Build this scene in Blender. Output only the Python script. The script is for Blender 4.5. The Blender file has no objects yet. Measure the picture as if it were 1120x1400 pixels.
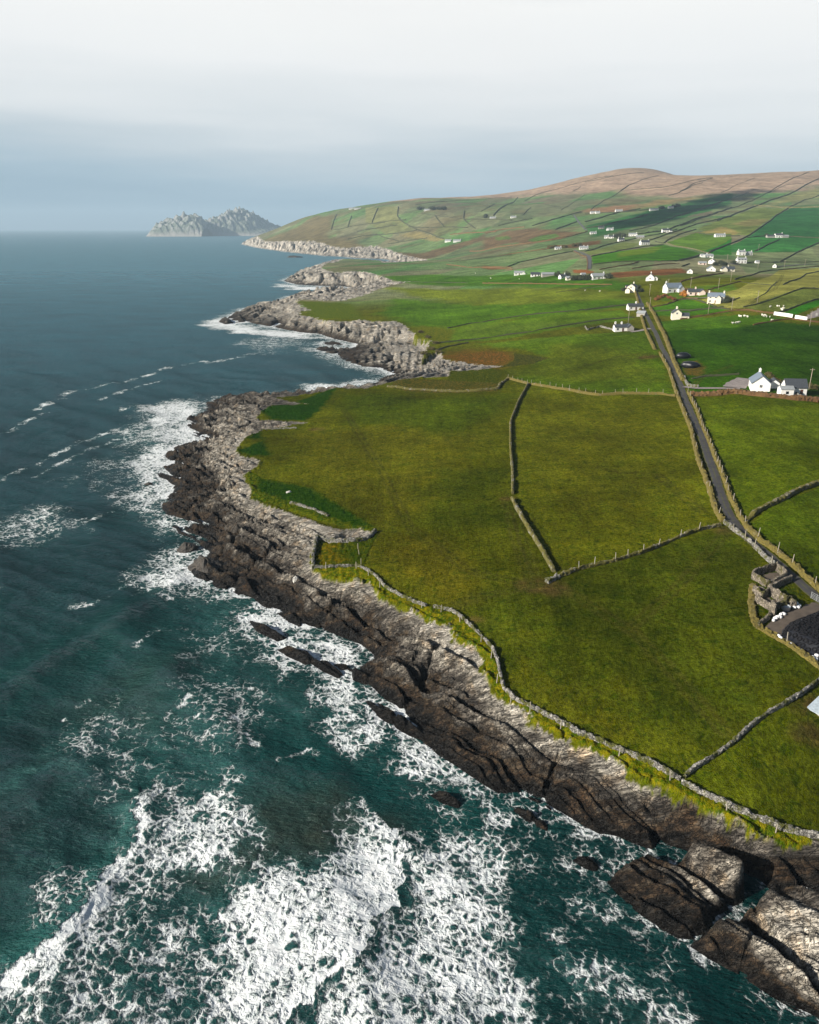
import bpy, math, random
import numpy as np
from mathutils import Vector
C = bpy.context.scene
R = math.radians
random.seed(7)
rng = np.random.default_rng(11)

# ------------------------------------------------------------------ camera
CAMZ = 75.0
F = 1040.0                      # focal length in photo pixels (photo 1120 x 1400)
PITCH = math.atan(389.0 / F)    # the sea horizon lies 389 px above the middle
CP, SP = math.cos(PITCH), math.sin(PITCH)
cam = bpy.data.cameras.new('camera')
cam.sensor_fit = 'VERTICAL'
cam.sensor_height = 24.0
cam.lens = 24.0 * F / 1400.0
cam.clip_start = 1.0
cam.clip_end = 80000.0
cam_ob = bpy.data.objects.new('camera', cam)
C.collection.objects.link(cam_ob)
cam_ob.location = (0, 0, CAMZ)
cam_ob.rotation_euler = (math.pi / 2 - PITCH, 0, 0)
C.camera = cam_ob

# ------------------------------------------------------------------ sun and sky
SUN_EL = R(25.0)
SUN_DIR = Vector((-0.93 * math.cos(SUN_EL), -0.37 * math.cos(SUN_EL), math.sin(SUN_EL))).normalized()
sun = bpy.data.lights.new('sun', 'SUN')
sun.energy = 5.0
sun.angle = R(0.5)
sun.color = (1.0, 0.93, 0.82)
sun_ob = bpy.data.objects.new('sun', sun)
C.collection.objects.link(sun_ob)
sun_ob.rotation_euler = SUN_DIR.to_track_quat('Z', 'Y').to_euler()
sun_ob.location = (0, 0, 300)

W = bpy.data.worlds.new('World')
C.world = W
W.use_nodes = True
nt = W.node_tree
nt.nodes.clear()
N = nt.nodes.new
out = N('ShaderNodeOutputWorld')
sky = N('ShaderNodeTexSky')
sky.sky_type = 'NISHITA'
sky.sun_disc = False
sky.sun_elevation = SUN_EL
sky.sun_rotation = math.atan2(SUN_DIR.x, SUN_DIR.y)
sky.air_density = 1.0
sky.dust_density = 1.0
bg1 = N('ShaderNodeBackground')
bg1.inputs[1].default_value = 0.04
nt.links.new(sky.outputs[0], bg1.inputs[0])
tc = N('ShaderNodeTexCoord')
mp = N('ShaderNodeMapping')
mp.inputs['Scale'].default_value = (1.5, 1.5, 15.0)
nz = N('ShaderNodeTexNoise')
nz.inputs['Scale'].default_value = 1.0
nz.inputs['Detail'].default_value = 5.0
nz.inputs['Roughness'].default_value = 0.52
nt.links.new(tc.outputs['Generated'], mp.inputs[0])
nt.links.new(mp.outputs[0], nz.inputs['Vector'])
sx = N('ShaderNodeSeparateXYZ')
nt.links.new(tc.outputs['Generated'], sx.inputs[0])
def wm(op, a, b=None, clamp=False):
    m = N('ShaderNodeMath'); m.operation = op; m.use_clamp = clamp
    for i, v in enumerate((a, b)):
        if v is None: continue
        if isinstance(v, (int, float)): m.inputs[i].default_value = v
        else: nt.links.new(v, m.inputs[i])
    return m.outputs[0]
hgt = wm('ADD', sx.outputs[2], wm('ADD', wm('MULTIPLY', wm('SUBTRACT', nz.outputs[0], 0.42), 0.14), wm('MULTIPLY', sx.outputs[0], 0.03)))
rp = N('ShaderNodeValToRGB')
nt.links.new(wm('MULTIPLY', hgt, 2.0), rp.inputs[0])
cr = rp.color_ramp
pts = [(0.0, (.105, .175, .235)), (.07, (.145, .225, .29)), (.145, (.235, .31, .365)), (.20, (.35, .395, .425)),
       (.27, (.475, .495, .505)), (.36, (.555, .56, .56)), (.50, (.585, .585, .575)), (1.0, (.45, .45, .45))]
while len(cr.elements) < len(pts): cr.elements.new(0.5)
for e, (p, c) in zip(cr.elements, pts):
    e.position = p; e.color = (*c, 1)
bg2 = N('ShaderNodeBackground')
nt.links.new(rp.outputs[0], bg2.inputs[0])
bg2.inputs[1].default_value = 1.0
# the cloud bank stands ahead over the sea and the hills; overhead and behind the sky is open
fr = wm('MULTIPLY', wm('SUBTRACT', sx.outputs[1], 0.1), 2.2, True)
up = wm('MULTIPLY', wm('SUBTRACT', 0.42, hgt), 6.0, True)
mx = N('ShaderNodeMixShader')
nt.links.new(wm('MULTIPLY', fr, up), mx.inputs[0])
nt.links.new(bg1.outputs[0], mx.inputs[1])
nt.links.new(bg2.outputs[0], mx.inputs[2])
nt.links.new(mx.outputs[0], out.inputs[0])

vs = C.view_settings
vs.view_transform = 'Standard'
vs.look = 'None'
vs.exposure = 0.75
vs.gamma = 1.0
vs.use_curve_mapping = False

# ------------------------------------------------------------------ numpy noise
def _h(xi, yi, seed):
    h = (xi.astype(np.int64) * 374761393 + yi.astype(np.int64) * 668265263 + seed * 974634541) & 0xFFFFFFFF
    h = ((h ^ (h >> 13)) * 1274126177) & 0xFFFFFFFF
    h = ((h ^ (h >> 16)) * 2246822519) & 0xFFFFFFFF
    return (h ^ (h >> 15)) & 0xFFFFFFFF
def hash01(xi, yi, seed):
    return _h(xi, yi, seed) / 4294967296.0
def perlin(x, y, seed=0):
    x = np.asarray(x, float); y = np.asarray(y, float)
    xi = np.floor(x); yi = np.floor(y); fx = x - xi; fy = y - yi
    ux = fx * fx * fx * (fx * (fx * 6 - 15) + 10); uy = fy * fy * fy * (fy * (fy * 6 - 15) + 10)
    def g(dx, dy):
        a = hash01(xi + dx, yi + dy, seed) * 2 * math.pi
        return np.cos(a) * (fx - dx) + np.sin(a) * (fy - dy)
    n0 = g(0, 0) * (1 - ux) + g(1, 0) * ux
    n1 = g(0, 1) * (1 - ux) + g(1, 1) * ux
    return (n0 * (1 - uy) + n1 * uy) * 1.5
def fbm(x, y, seed=0, octs=4, gain=0.5):
    s = 0; a = 1.0
    for o in range(octs):
        s = s + a * perlin(x * 2 ** o, y * 2 ** o, seed + o * 17); a *= gain
    return s
def worley(x, y, seed=0, jit=0.9):
    xi = np.floor(x); yi = np.floor(y)
    f1 = np.full(x.shape, 9.0); f2 = np.full(x.shape, 9.0); cid = np.zeros(x.shape)
    for dx in (-1, 0, 1):
        for dy in (-1, 0, 1):
            cx, cy = xi + dx, yi + dy
            px = cx + .5 + jit * (hash01(cx, cy, seed) - .5); py = cy + .5 + jit * (hash01(cx, cy, seed + 5) - .5)
            d = np.hypot(px - x, py - y); r = hash01(cx, cy, seed + 9)
            near = d < f1
            f2 = np.where(near, f1, np.minimum(f2, d)); cid = np.where(near, r, cid); f1 = np.where(near, d, f1)
    return f1, f2, cid
def sstep(a, b, x):
    t = np.clip((x - a) / (b - a), 0, 1); return t * t * (3 - 2 * t)

# ------------------------------------------------------------------ from a photo pixel to a place in the world
def ray(px, py):
    s = (700.0 - py) / F
    return (px - 560.0) / F, CP + SP * s, -SP + CP * s      # direction for Y growing by its 2nd component
def uYz(px, py, z=None, Y=None):
    dx, dy, dz = ray(px, py)
    if Y is None: Y = (z - CAMZ) / dz * dy
    else: z = CAMZ + Y * dz / dy
    return dx / dy, Y, z
def at0(px, py, z=0.0):
    u, Y, _ = uYz(px, py, z=z); return u * Y, Y

# control points of the land's level (the grass surface), by height or by distance
CPZ = [(1300,1235,3.8),(1120,1150,3.8),(935,1091,5),(800,1020,5.5),(680,949,6),(560,834,7),(430,770,6.5),(340,660,5.5),(330,620,5),
 (354,570,4.5),(460,530,4.5),(560,518,6),(620,700,9),(750,790,9.5),(700,600,9.5),(850,640,12),(850,900,9.5),(1000,720,13),(1100,850,12),
 (1110,960,10),(1000,1000,8),(1120,650,16),(710,525,9),(900,540,14),(980,600,14.5),(727,500,9.5),(600,480,8),(560,450,9),
 (520,440,12),(587,462,9),(440,435,9),(409,420,8),(503,402,12),(503,371,17),(457,360,15),(440,367,13),(540,389,15),(600,420,13),
 (600,390,17),(600,371,19),(700,385,25),(700,440,16),(800,480,15.5),(850,445,20),(850,400,29),(900,440,22),(1000,440,25),(1100,430,28),
 (1000,500,18),(1100,500,20),(1000,400,33),(1100,400,36),(950,380,36),(850,375,35),
 (431,330,33),(394,330,30.5),(360,329,24),(454,337,22),(496,337,24),(515,336,26),(543,345,17),(584,354,10)]
CPY = [(650,352,1300),(700,350,1200),(700,370,930),(780,350,1030),(850,350,905),(700,330,1650),(620,328,2000),
 (349,326,3600),(371,309,3600),(417,297,3400),(480,284,3300),(543,273,3200),(652,268,3200),(706,261,3200),(752,251,3300),(817,236,3600),
 (864,232,3700),(901,232,3700),(932,236,3500),(954,242,3100),(989,240,3000),(1051,237,3000),(1120,232,3000),(1250,225,3000),(1500,215,3000),
 (420,320,2900),(480,310,2650),(560,300,2450),(650,300,2200),(750,300,2000),(850,300,1750),(850,265,2500),(950,265,2300),(950,300,1600),
 (1050,300,1500),(1120,300,1450),(1120,265,2200),(700,280,2700),(600,280,2900),(1000,330,1150),(1100,340,1050),(900,335,1150),
 (800,330,1300),(950,350,930),(1100,365,850),(1000,375,740),(1400,330,1050),(1400,420,600),(1400,560,320),(1500,800,150)]
_cp = [uYz(a, b, z=c) for a, b, c in CPZ] + [uYz(a, b, Y=c) for a, b, c in CPY]
for a, b, c in [(349,326,3600),(371,309,3600),(417,297,3400),(446,291,3350),(480,284,3300),(512,279,3250),(543,273,3200),(595,270,3200),(652,268,3200),(706,261,3200),(752,251,3300),(790,244,3450),(817,236,3600),(864,232,3700),
                (901,232,3700),(932,236,3500),(954,242,3100),(989,240,3000),(1051,237,3000),(1120,232,3000),(1250,225,3000),(1500,215,3000)]:
    u, Y, z = uYz(a, b, Y=c)
    if a in (446, 512, 595, 790): _cp.append((u, Y, z))
    _cp.append((u, Y * 1.12, z - 10)); _cp.append((u, Y * 1.5, max(z - 90, 10)))
_cp = np.array(_cp)
K = 1.6
_pu, _pv = _cp[:, 0] * K, np.log(_cp[:, 1])
_g = np.log(_cp[:, 2] + 12.0)
MQ = 0.16
def _ker(r2): return np.sqrt(r2 + MQ * MQ)
_A = _ker((_pu[:, None] - _pu) ** 2 + (_pv[:, None] - _pv) ** 2)
_n = len(_cp)
_M = np.zeros((_n + 1, _n + 1)); _M[:_n, :_n] = _A - 0.004 * np.eye(_n); _M[:_n, _n] = 1; _M[_n, :_n] = 1
_w = np.linalg.solve(_M, np.append(_g, 0))
# tabulated once on a (u, ln Y) lattice
LU = np.linspace(-1.6, 1.6, 801); LV = np.linspace(math.log(15), math.log(12000), 801)
_gu, _gv = np.meshgrid(LU * K, LV)
LG = np.full(_gu.shape, _w[_n])
for i in range(_n): LG += _w[i] * _ker((_gu - _pu[i]) ** 2 + (_gv - _pv[i]) ** 2)
LG = np.clip(LG, math.log(13.5), math.log(420))
def land(x, y):
    x = np.asarray(x, float); y = np.maximum(np.asarray(y, float), 16.0)
    a = np.clip((x / y - LU[0]) / (LU[1] - LU[0]), 0, 799.999); b = np.clip((np.log(y) - LV[0]) / (LV[1] - LV[0]), 0, 799.999)
    i = a.astype(int); j = b.astype(int); fa = a - i; fb = b - j
    g = (LG[j, i] * (1 - fa) + LG[j, i + 1] * fa) * (1 - fb) + (LG[j + 1, i] * (1 - fa) + LG[j + 1, i + 1] * fa) * fb
    z = np.exp(g) - 12.0
    far = sstep(300, 1500, y)
    z = z + (0.35 * (1 - far)) * perlin(x / 23, y / 23, 3) + 0.16 * (1 - far) * perlin(x / 7, y / 7, 4)
    z = z + far * (4.5 * sstep(1500, 3000, y) * fbm(x / 420, y / 420, 8, 3) + 1.5 * perlin(x / 90, y / 90, 9))
    return z
_T = np.exp(np.linspace(math.log(35), math.log(4600), 1500))
def at(px, py):
    dx, dy, dz = ray(px, py)
    X = _T * dx / dy; Z = CAMZ + _T * dz / dy
    d = Z - land(X, _T)
    k = np.nonzero(d <= 0)[0]
    if len(k) == 0: i = len(_T) - 1; Y = 3300.0
    else:
        i = k[0]
        if i == 0: Y = _T[0]
        else:
            t = d[i - 1] / (d[i - 1] - d[i]); Y = _T[i - 1] + t * (_T[i] - _T[i - 1])
    return Y * dx / dy, Y
def Z(ox, oy, s, pts):                    # points read off an enlarged piece of the photo
    return [(ox + p[0] / s, oy + p[1] / s) for p in pts]
def wat(p): return np.array([at(*q) for q in p])
def wat0(p): return np.array([at0(*q) for q in p])

def sdist(x, y, poly):                    # signed distance to a polygon, positive inside
    poly = np.asarray(poly, float); n = len(poly)
    d2 = np.full(x.shape, 1e18); ins = np.zeros(x.shape, bool)
    for i in range(n):
        ax, ay = poly[i]; bx, by = poly[(i + 1) % n]
        ex, ey = bx - ax, by - ay; L2 = ex * ex + ey * ey + 1e-12
        t = np.clip(((x - ax) * ex + (y - ay) * ey) / L2, 0, 1)
        d2 = np.minimum(d2, (x - ax - t * ex) ** 2 + (y - ay - t * ey) ** 2)
        if ay != by:
            c = (ay > y) != (by > y)
            ins ^= c & (x < ex * (y - ay) / (by - ay) + ax)
    d = np.sqrt(d2)
    return np.where(ins, d, -d)
def pdist(x, y, line):                    # distance to an open line
    d2 = np.full(x.shape, 1e18)
    for (ax, ay), (bx, by) in zip(line[:-1], line[1:]):
        ex, ey = bx - ax, by - ay; L2 = ex * ex + ey * ey + 1e-12
        t = np.clip(((x - ax) * ex + (y - ay) * ey) / L2, 0, 1)
        d2 = np.minimum(d2, (x - ax - t * ex) ** 2 + (y - ay - t * ey) ** 2)
    return np.sqrt(d2)
def inside(x, y, poly):
    poly = np.asarray(poly, float); n = len(poly); ins = np.zeros(x.shape, bool)
    for i in range(n):
        ax, ay = poly[i]; bx, by = poly[(i + 1) % n]
        if ay != by:
            c = (ay > y) != (by > y)
            ins ^= c & (x < (bx - ax) * (y - ay) / (by - ay) + ax)
    return ins

# ------------------------------------------------------------------ outlines traced on the ground
SHORE_PX = [(1300,1345),(1180,1262),(1120,1228),(1098,1218),(1082,1214),(1072,1218),(1056,1224),(1050,1212),(1038,1202),(1014,1190),(994,1178),(962,1170),
 (932,1162),(911,1160),(903,1151),(891,1163),(868,1157),(846,1146),(811,1137),(783,1120),(754,1108),(726,1094),(714,1084),(683,1083),(657,1071),(640,1060),(620,1045),(600,1030),
 (571,994),(548,971),(523,957),(500,931),(494,917),(511,897),(494,882),(474,874),(446,863),(417,854),(400,848),(383,834),(360,826),(351,816),
 (330,812),(314,803),(294,807),(291,794),(266,791),(261,781),(280,763),(290,752),(278,745),(268,737),(245,728),(237,720),(271,719),(291,725),(285,716),(263,711),(231,703),(226,690),(230,680),(237,666),
 (228,656),(217,651),(226,640),(228,623),(237,614),(251,608),(272,604),(283,601),(268,594),(258,586),(260,571),(283,561),(281,553),(300,543),(323,540),
 (370,540),(430,538),(470,534),(500,530),(514,524),(526,516),(540,512),(523,503),(497,501),(480,496),(463,489),(463,480),(486,477),(491,470),(457,463),(440,457),(411,454),
 (374,447),(337,440),(309,443),(299,440),(320,430),(343,421),(366,418),(400,405),(443,400),(490,397),(480,393),(466,391),(440,391),(406,389),
 (389,384),(406,376),(423,371),(440,361),(457,356),(500,358),(560,361.5),(587,362.5),(552,359),(524,354),(487,353),(470,351),(446,350),(417,347),(389,344),
 (354,339),(331,334)]
SHORE = [at0(*p) for p in SHORE_PX] + [(-900, 4400), (-700, 6500), (9000, 9000), (9000, 5), (106, 5), (80, 33)]
SHORE = np.array(SHORE)
# low outer slabs: outline, height, how sharply it rises
SLABS = [
 ([(825,1206),(836,1198),(865,1179),(882,1171),(906,1183),(930,1195),(960,1215),(985,1235),(1000,1243),(986,1254),(970,1268),(949,1284),(927,1284),(895,1268),(866,1246),(841,1225)], 2.4, .9),
 ([(900,1186),(924,1185),(938,1177),(965,1187),(991,1201),(1018,1211),(1021,1225),(1005,1241),(985,1236),(955,1215),(925,1198)], 5.4, .75),
 ([(943,1294),(970,1273),(1000,1266),(1030,1285),(1060,1315),(1100,1350),(1140,1395),(1140,1415),(1117,1391),(1088,1380),(1048,1356),(1008,1329),(970,1311)], 2.8, .8),
 ([(1004,1261),(1042,1238),(1069,1236),(1088,1238),(1120,1254),(1250,1310),(1300,1420),(1180,1430),(1130,1385),(1085,1335),(1050,1300),(1030,1280)], 5.4, .8),
 ([(770,1176),(790,1170),(805,1172),(818,1182),(825,1192),(810,1194),(790,1187)], 1.1, 1.2),
 ([(696,1108),(708,1104),(728,1112),(745,1126),(750,1138),(735,1134),(715,1122)], .9, 1.2),
 ([(590,1087),(600,1082),(615,1086),(630,1097),(627,1104),(608,1098)], .8, 1.2),
 ([(425,905),(440,903),(462,906),(490,915),(510,930),(500,940),(470,930),(445,918)], 1.0, 1.0),
 ([(380,888),(395,885),(425,895),(432,905),(418,908),(395,898)], .8, 1.0),
 ([(340,845),(365,858),(392,872),(380,876),(352,862)], .6, 1.0),
 ([(490,935),(520,960),(560,985),(590,1015),(560,1005),(520,980),(497,955)], .8, 1.0),
 ([(430,477),(447,475),(470,480),(455,484)], 1.0, .8),
 ([(436,468),(455,467),(470,471),(455,474)], .8, .8),
]
SLABS = [(wat0(p), h, w) for p, h, w in SLABS]
GRASS_NEAR = ([(1300,1235),(1180,1175),(1120,1153),(1088,1152),(1077,1148),(1056,1146),(1024,1133),(991,1118),(959,1103),(935,1091),(922,1083),(887,1069),(860,1059),(840,1037),
 (800,1020),(774,1009),(734,989),(711,969),(691,957),(683,952),(671,937),(660,920),(666,897),(640,883),(620,874),(617,857),(597,854),(583,840),(560,834),(540,831),
 (520,818),(506,796),(483,794),(443,791),(429,777),(429,763),(434,737),(463,742),(486,741),(506,736),(509,729),(486,721),(457,723),(429,711),(389,697),(360,689),(346,680),(340,660),(334,649),(349,640),
 (360,629),(329,623),(323,617),(337,597),(357,589),(400,581),(430,578),(400,576),(371,574),(354,574),(353,566),(371,554),(429,553),(400,549),(377,543),(406,541),(437,536),(460,530),(500,531),(530,523),(560,517),
 (615,515),(615,506),(640,507),(678,503),(690,501),(640,497),(610,492),(600,481),(578,487),(587,466),(580,463)])
GRASS_MID = [(570,462),(566,457),(556,446),(543,440),(509,439),(491,437),(466,440),(440,437),(425,433),(411,431),(409,426),(426,424),(405,414),(409,409),(443,411),(470,411),(497,404),
 (506,401),(515,396),(540,389),(560,385),(537,384),(520,377),(503,372),(480,371),(457,372),(445,369),(440,366),(457,359),(469,354),(502,354.5),(520,357),(543,362),(584,363)]
GRASS_FAR = [(584,354),(560,350),(543,345),(530,340),(515,336),(496,337),(470,339),(454,337),(431,330),(394,330),(360,329)]
GRASS = np.array([at(*p) for p in GRASS_NEAR + GRASS_MID + GRASS_FAR] + [(-760, 3900), (-600, 6300), (8900, 8900), (8900, 7), (116, 7), (88, 36)])

# ------------------------------------------------------------------ mesh and material helpers
COL = C.collection
def link(name, me, mat=None, parent=None, smooth=False):
    o = bpy.data.objects.new(name, me); COL.objects.link(o)
    if mat is not None: me.materials.append(mat)
    if smooth: me.polygons.foreach_set('use_smooth', np.ones(len(me.polygons), bool))
    if parent is not None: o.parent = parent
    return o
def big_mesh(name, V, Q):
    me = bpy.data.meshes.new(name)
    me.vertices.add(len(V)); me.vertices.foreach_set('co', np.ascontiguousarray(V, np.float32).ravel())
    me.loops.add(len(Q) * 4); me.loops.foreach_set('vertex_index', np.ascontiguousarray(Q, np.int32).ravel())
    me.polygons.add(len(Q)); me.polygons.foreach_set('loop_start', np.arange(0, len(Q) * 4, 4, dtype=np.int32))
    me.polygons.foreach_set('use_smooth', np.ones(len(Q), bool))
    me.update(calc_edges=True)
    return me
def fattr(me, name, arr):
    a = me.attributes.new(name, 'FLOAT', 'POINT'); a.data.foreach_set('value', np.ascontiguousarray(arr, np.float32))
def cattr(me, name, arr):
    a = me.attributes.new(name, 'FLOAT_COLOR', 'POINT')
    b = np.ones((len(arr), 4), np.float32); b[:, :3] = arr
    a.data.foreach_set('color', b.ravel())
class NT:                                  # short-hand for building node trees
    def __init__(s, name):
        s.m = bpy.data.materials.new(name); s.m.use_nodes = True
        s.t = s.m.node_tree; s.t.nodes.clear()
        s.out = s.n('ShaderNodeOutputMaterial'); s.co = s.n('ShaderNodeTexCoord').outputs['Object']
    def n(s, k): return s.t.nodes.new(k)
    def put(s, sock, v):
        if v is None: return
        if hasattr(v, 'node'): s.t.links.new(v, sock)
        elif isinstance(v, (tuple, list)) and len(v) == 3 and sock.type == 'RGBA': sock.default_value = (*v, 1)
        else: sock.default_value = v
    def math(s, op, a, b=None, c=None, clamp=False):
        m = s.n('ShaderNodeMath'); m.operation = op; m.use_clamp = clamp
        for i, v in enumerate((a, b, c)): s.put(m.inputs[i], v)
        return m.outputs[0]
    def map(s, scale=(1,1,1), rot=(0,0,0), loc=(0,0,0), co=None):
        m = s.n('ShaderNodeMapping'); s.put(m.inputs[0], co or s.co)
        m.inputs['Scale'].default_value = scale; m.inputs['Rotation'].default_value = rot; m.inputs['Location'].default_value = loc
        return m.outputs[0]
    def noise(s, scale, detail=3, rough=.5, co=None, dist=0, out=0):
        m = s.n('ShaderNodeTexNoise'); s.put(m.inputs['Vector'], co or s.co)
        for k, v in (('Scale', scale), ('Detail', detail), ('Roughness', rough), ('Distortion', dist)): m.inputs[k].default_value = v
        return m.outputs[out]
    def vor(s, scale, feature='F1', co=None, out=0, rand=1):
        m = s.n('ShaderNodeTexVoronoi'); m.feature = feature; s.put(m.inputs['Vector'], co or s.co)
        m.inputs['Scale'].default_value = scale; m.inputs['Randomness'].default_value = rand
        return m.outputs[out]
    def ramp(s, f, stops, interp='LINEAR'):
        m = s.n('ShaderNodeValToRGB'); s.put(m.inputs[0], f); r = m.color_ramp; r.interpolation = interp
        while len(r.elements) < len(stops): r.elements.new(.5)
        for e, (p, c) in zip(r.elements, stops):
            e.position = p; e.color = (c, c, c, 1) if isinstance(c, (int, float)) else (*c, 1)
        return m.outputs[0]
    def rng(s, f, a, b, c=0., d=1., smooth=False):
        m = s.n('ShaderNodeMapRange'); m.clamp = True
        if smooth: m.interpolation_type = 'SMOOTHSTEP'
        for i, v in enumerate((f, a, b, c, d)): s.put(m.inputs[i], v)
        return m.outputs[0]
    def mix(s, f, a, b, mode='MIX'):
        m = s.n('ShaderNodeMix'); m.data_type = 'RGBA'; m.blend_type = mode; m.clamp_result = False
        s.put(m.inputs[0], f); s.put(m.inputs[6], a); s.put(m.inputs[7], b)
        return m.outputs[2]
    def attr(s, name, out='Fac'):
        m = s.n('ShaderNodeAttribute'); m.attribute_name = name; return m.outputs[out]
    def bump(s, h, strength, dist, normal=None):
        m = s.n('ShaderNodeBump'); s.put(m.inputs['Height'], h)
        s.put(m.inputs['Strength'], strength); s.put(m.inputs['Distance'], dist); s.put(m.inputs['Normal'], normal)
        return m.outputs[0]
    def bsdf(s, col, rough=.9, normal=None, **k):
        b = s.n('ShaderNodeBsdfPrincipled'); s.put(b.inputs['Base Color'], col); s.put(b.inputs['Roughness'], rough); s.put(b.inputs['Normal'], normal)
        for kk, v in k.items(): s.put(b.inputs[kk.replace('_', ' ')], v)
        s.t.links.new(b.outputs[0], s.out.inputs[0])
        return s.m

# strike of the beds: the slabs run this way along the coast, dipping to the sea
STR = np.array([0.68, -0.733]); PER = np.array([0.733, 0.68])     # PER points inland
STR_ANG = math.atan2(STR[1], STR[0])

# ------------------------------------------------------------------ ground
def geo(a, b, f):
    return np.exp(np.arange(math.log(a), math.log(b), f))
rows = np.concatenate([geo(7, 36, .02), geo(36, 130, .0028), geo(130, 420, .0038), geo(420, 1250, .006), geo(1250, 4300, .010), geo(4300, 9000, .05)])
cols = np.concatenate([np.arange(-1.5, -.49, .012), np.arange(-.49, .80, .00122), np.arange(.80, 1.6, .012), np.arange(1.6, 9, .06)])
nr, nc = len(rows), len(cols)
gu, gy = np.meshgrid(cols, rows)
gx = gu * gy
X = gx.ravel(); Y = gy.ravel()
SEL = np.concatenate([SHORE]);
sd = np.full(X.shape, -60.0)
step = 4
# coarse pass first, exact distances only where they matter
sd_main = np.empty(X.shape)
for i in range(0, len(X), 200000):
    sd_main[i:i + 200000] = sdist(X[i:i + 200000], Y[i:i + 200000], SHORE)
near_sea = (sd_main < 120)
hs = np.full(X.shape, -30.0)
sd_sl = np.full(X.shape, -60.0)
for poly, hh, ww in SLABS:
    lo = poly.min(0) - 14; hi = poly.max(0) + 14
    k = np.nonzero((X > lo[0]) & (X < hi[0]) & (Y > lo[1]) & (Y < hi[1]))[0]
    if len(k) == 0: continue
    s = sdist(X[k], Y[k], poly)
    v = X[k] * PER[0] + Y[k] * PER[1]; pv = poly @ PER; vn = np.clip((v - pv.min()) / (pv.max() - pv.min()), 0, 1)
    h = np.where(s > 0, hh * sstep(0, .7 + .5 / ww * .6, s) * (.22 + .88 * vn), s * .9)
    hs[k] = np.maximum(hs[k], h); sd_sl[k] = np.maximum(sd_sl[k], s)
gd = np.full(X.shape, 200.0)
k = np.nonzero(near_sea)[0]
for i in range(0, len(k), 200000):
    kk = k[i:i + 200000]; gd[kk] = sdist(X[kk], Y[kk], GRASS)
L = land(X, Y)
rock_here = np.nonzero((gd < 4) & ((sd_main > -9) | (sd_sl > -6)))[0]
x, y = X[rock_here], Y[rock_here]
s_main, g_, L_ = sd_main[rock_here], gd[rock_here], L[rock_here]
farm = sstep(350, 700, y)                       # bigger forms on the far cliffs
wid = np.maximum(s_main, 0); gap = np.maximum(-g_, 0)
t = wid / (wid + gap + 1e-6)
a_ = x * STR[0] + y * STR[1]; b_ = x * PER[0] + y * PER[1]
wx = 1.6 * fbm(x / 14, y / 14, 21, 3); wy = 1.1 * fbm(x / 11, y / 11, 31, 3)
sc = 1 + 3.2 * farm
b = (b_ + wy) / sc; a = (a_ + wx * 2) / sc
def saw(q, drop=.16):
    f = q - np.floor(q); return np.where(f < 1 - drop, f / (1 - drop), (1 - f) / drop)
fine = 1 - .85 * farm
pen = sstep(165, 200, y) * sstep(380, 330, y)           # the blocky point
r1 = hash01(np.floor(b / 6.4), np.zeros_like(b), 4)
lay = np.floor(b / 6.4)
m1 = .55 + .9 * fbm(a / 16 + 7.3 * r1, lay * 3.1, 51, 2)
st = (saw(b / 6.4, .13) - .45) * (1.9 + 1.5 * r1) * np.clip(m1 + .3, .12, 1.5)
lay2 = np.floor(b / 2.3); r2 = hash01(lay2, np.floor(a / 24 + 5 * hash01(lay2, lay2 * 0, 8)), 44)
st += (saw(b / 2.3, .16) - .5) * (.45 + 1.0 * r2)
st += (r2 - .5) * .8
lay3 = np.floor(b / .74); r3 = hash01(lay3, np.floor(a / 15 + 5 * hash01(lay3, lay3 * 0, 18)), 45)
st += ((saw(b / .74, .22) - .5) * .38 + (r3 - .5) * .42) * fine
f1, f2, cid = worley(a / 5.2 + .25 * perlin(a / 3, b / 3, 61), b / 3.0, 12)
st += (cid - .5) * (.28 + .9 * pen) - (.22 + .38 * pen) * sstep(.10, .0, f2 - f1)
f1, f2, cid2 = worley(a / 1.7, b / 1.0, 14)
st += ((cid2 - .5) * (.12 + .2 * pen) - .10 * sstep(.10, .0, f2 - f1)) * fine
# joints cut straight across the beds
jx = (a_ * .93 + b_ * .36) + 1.2 * perlin(x / 9, y / 9, 71)
ji = np.floor(jx / 13.5)
jf = np.abs((jx / 13.5 - ji) - .5) * 13.5 + .5 * perlin(x / 2, y / 2, 73)
jm = hash01(ji, np.floor(b_ / 13), 72)
st -= 1.1 * sstep(.6, .15, jf) * (jm > .45) + .7 * sstep(1.3, .4, jf) * (jm > .8)
st += .16 * fbm(x / 1.1, y / 1.1, 41, 3) * fine
st += .8 * fbm(x / 16, y / 16, 43, 2)
amp = sstep(0, 5.0, gap) * (1 + farm * 1.4)
ribq = (a_ * .8 + b_ * .25) / 15 + 1.1 * fbm(x / 40, y / 40, 66, 2)
rib = (1 - saw(ribq, .3)) * (hash01(np.floor(ribq), np.zeros_like(ribq), 67) > .3)
te = np.where(y > 430, np.clip((t - .55 * rib * sstep(0, .5, t)) / .45, 0, 1), t)
prof = np.where(y > 430, te ** .55 * .96 + .04 * t, t ** .75)
zr = L_ * prof + st * amp * (.5 + .5 * sstep(0, .22, t))
cap = L_ * (.8 + .25 * t) + .5 * sstep(3, 0, gap) * 0 + np.where(y > 400, 0, .5)
zr = np.minimum(zr, cap + .25 * np.tanh(zr - cap))
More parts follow.
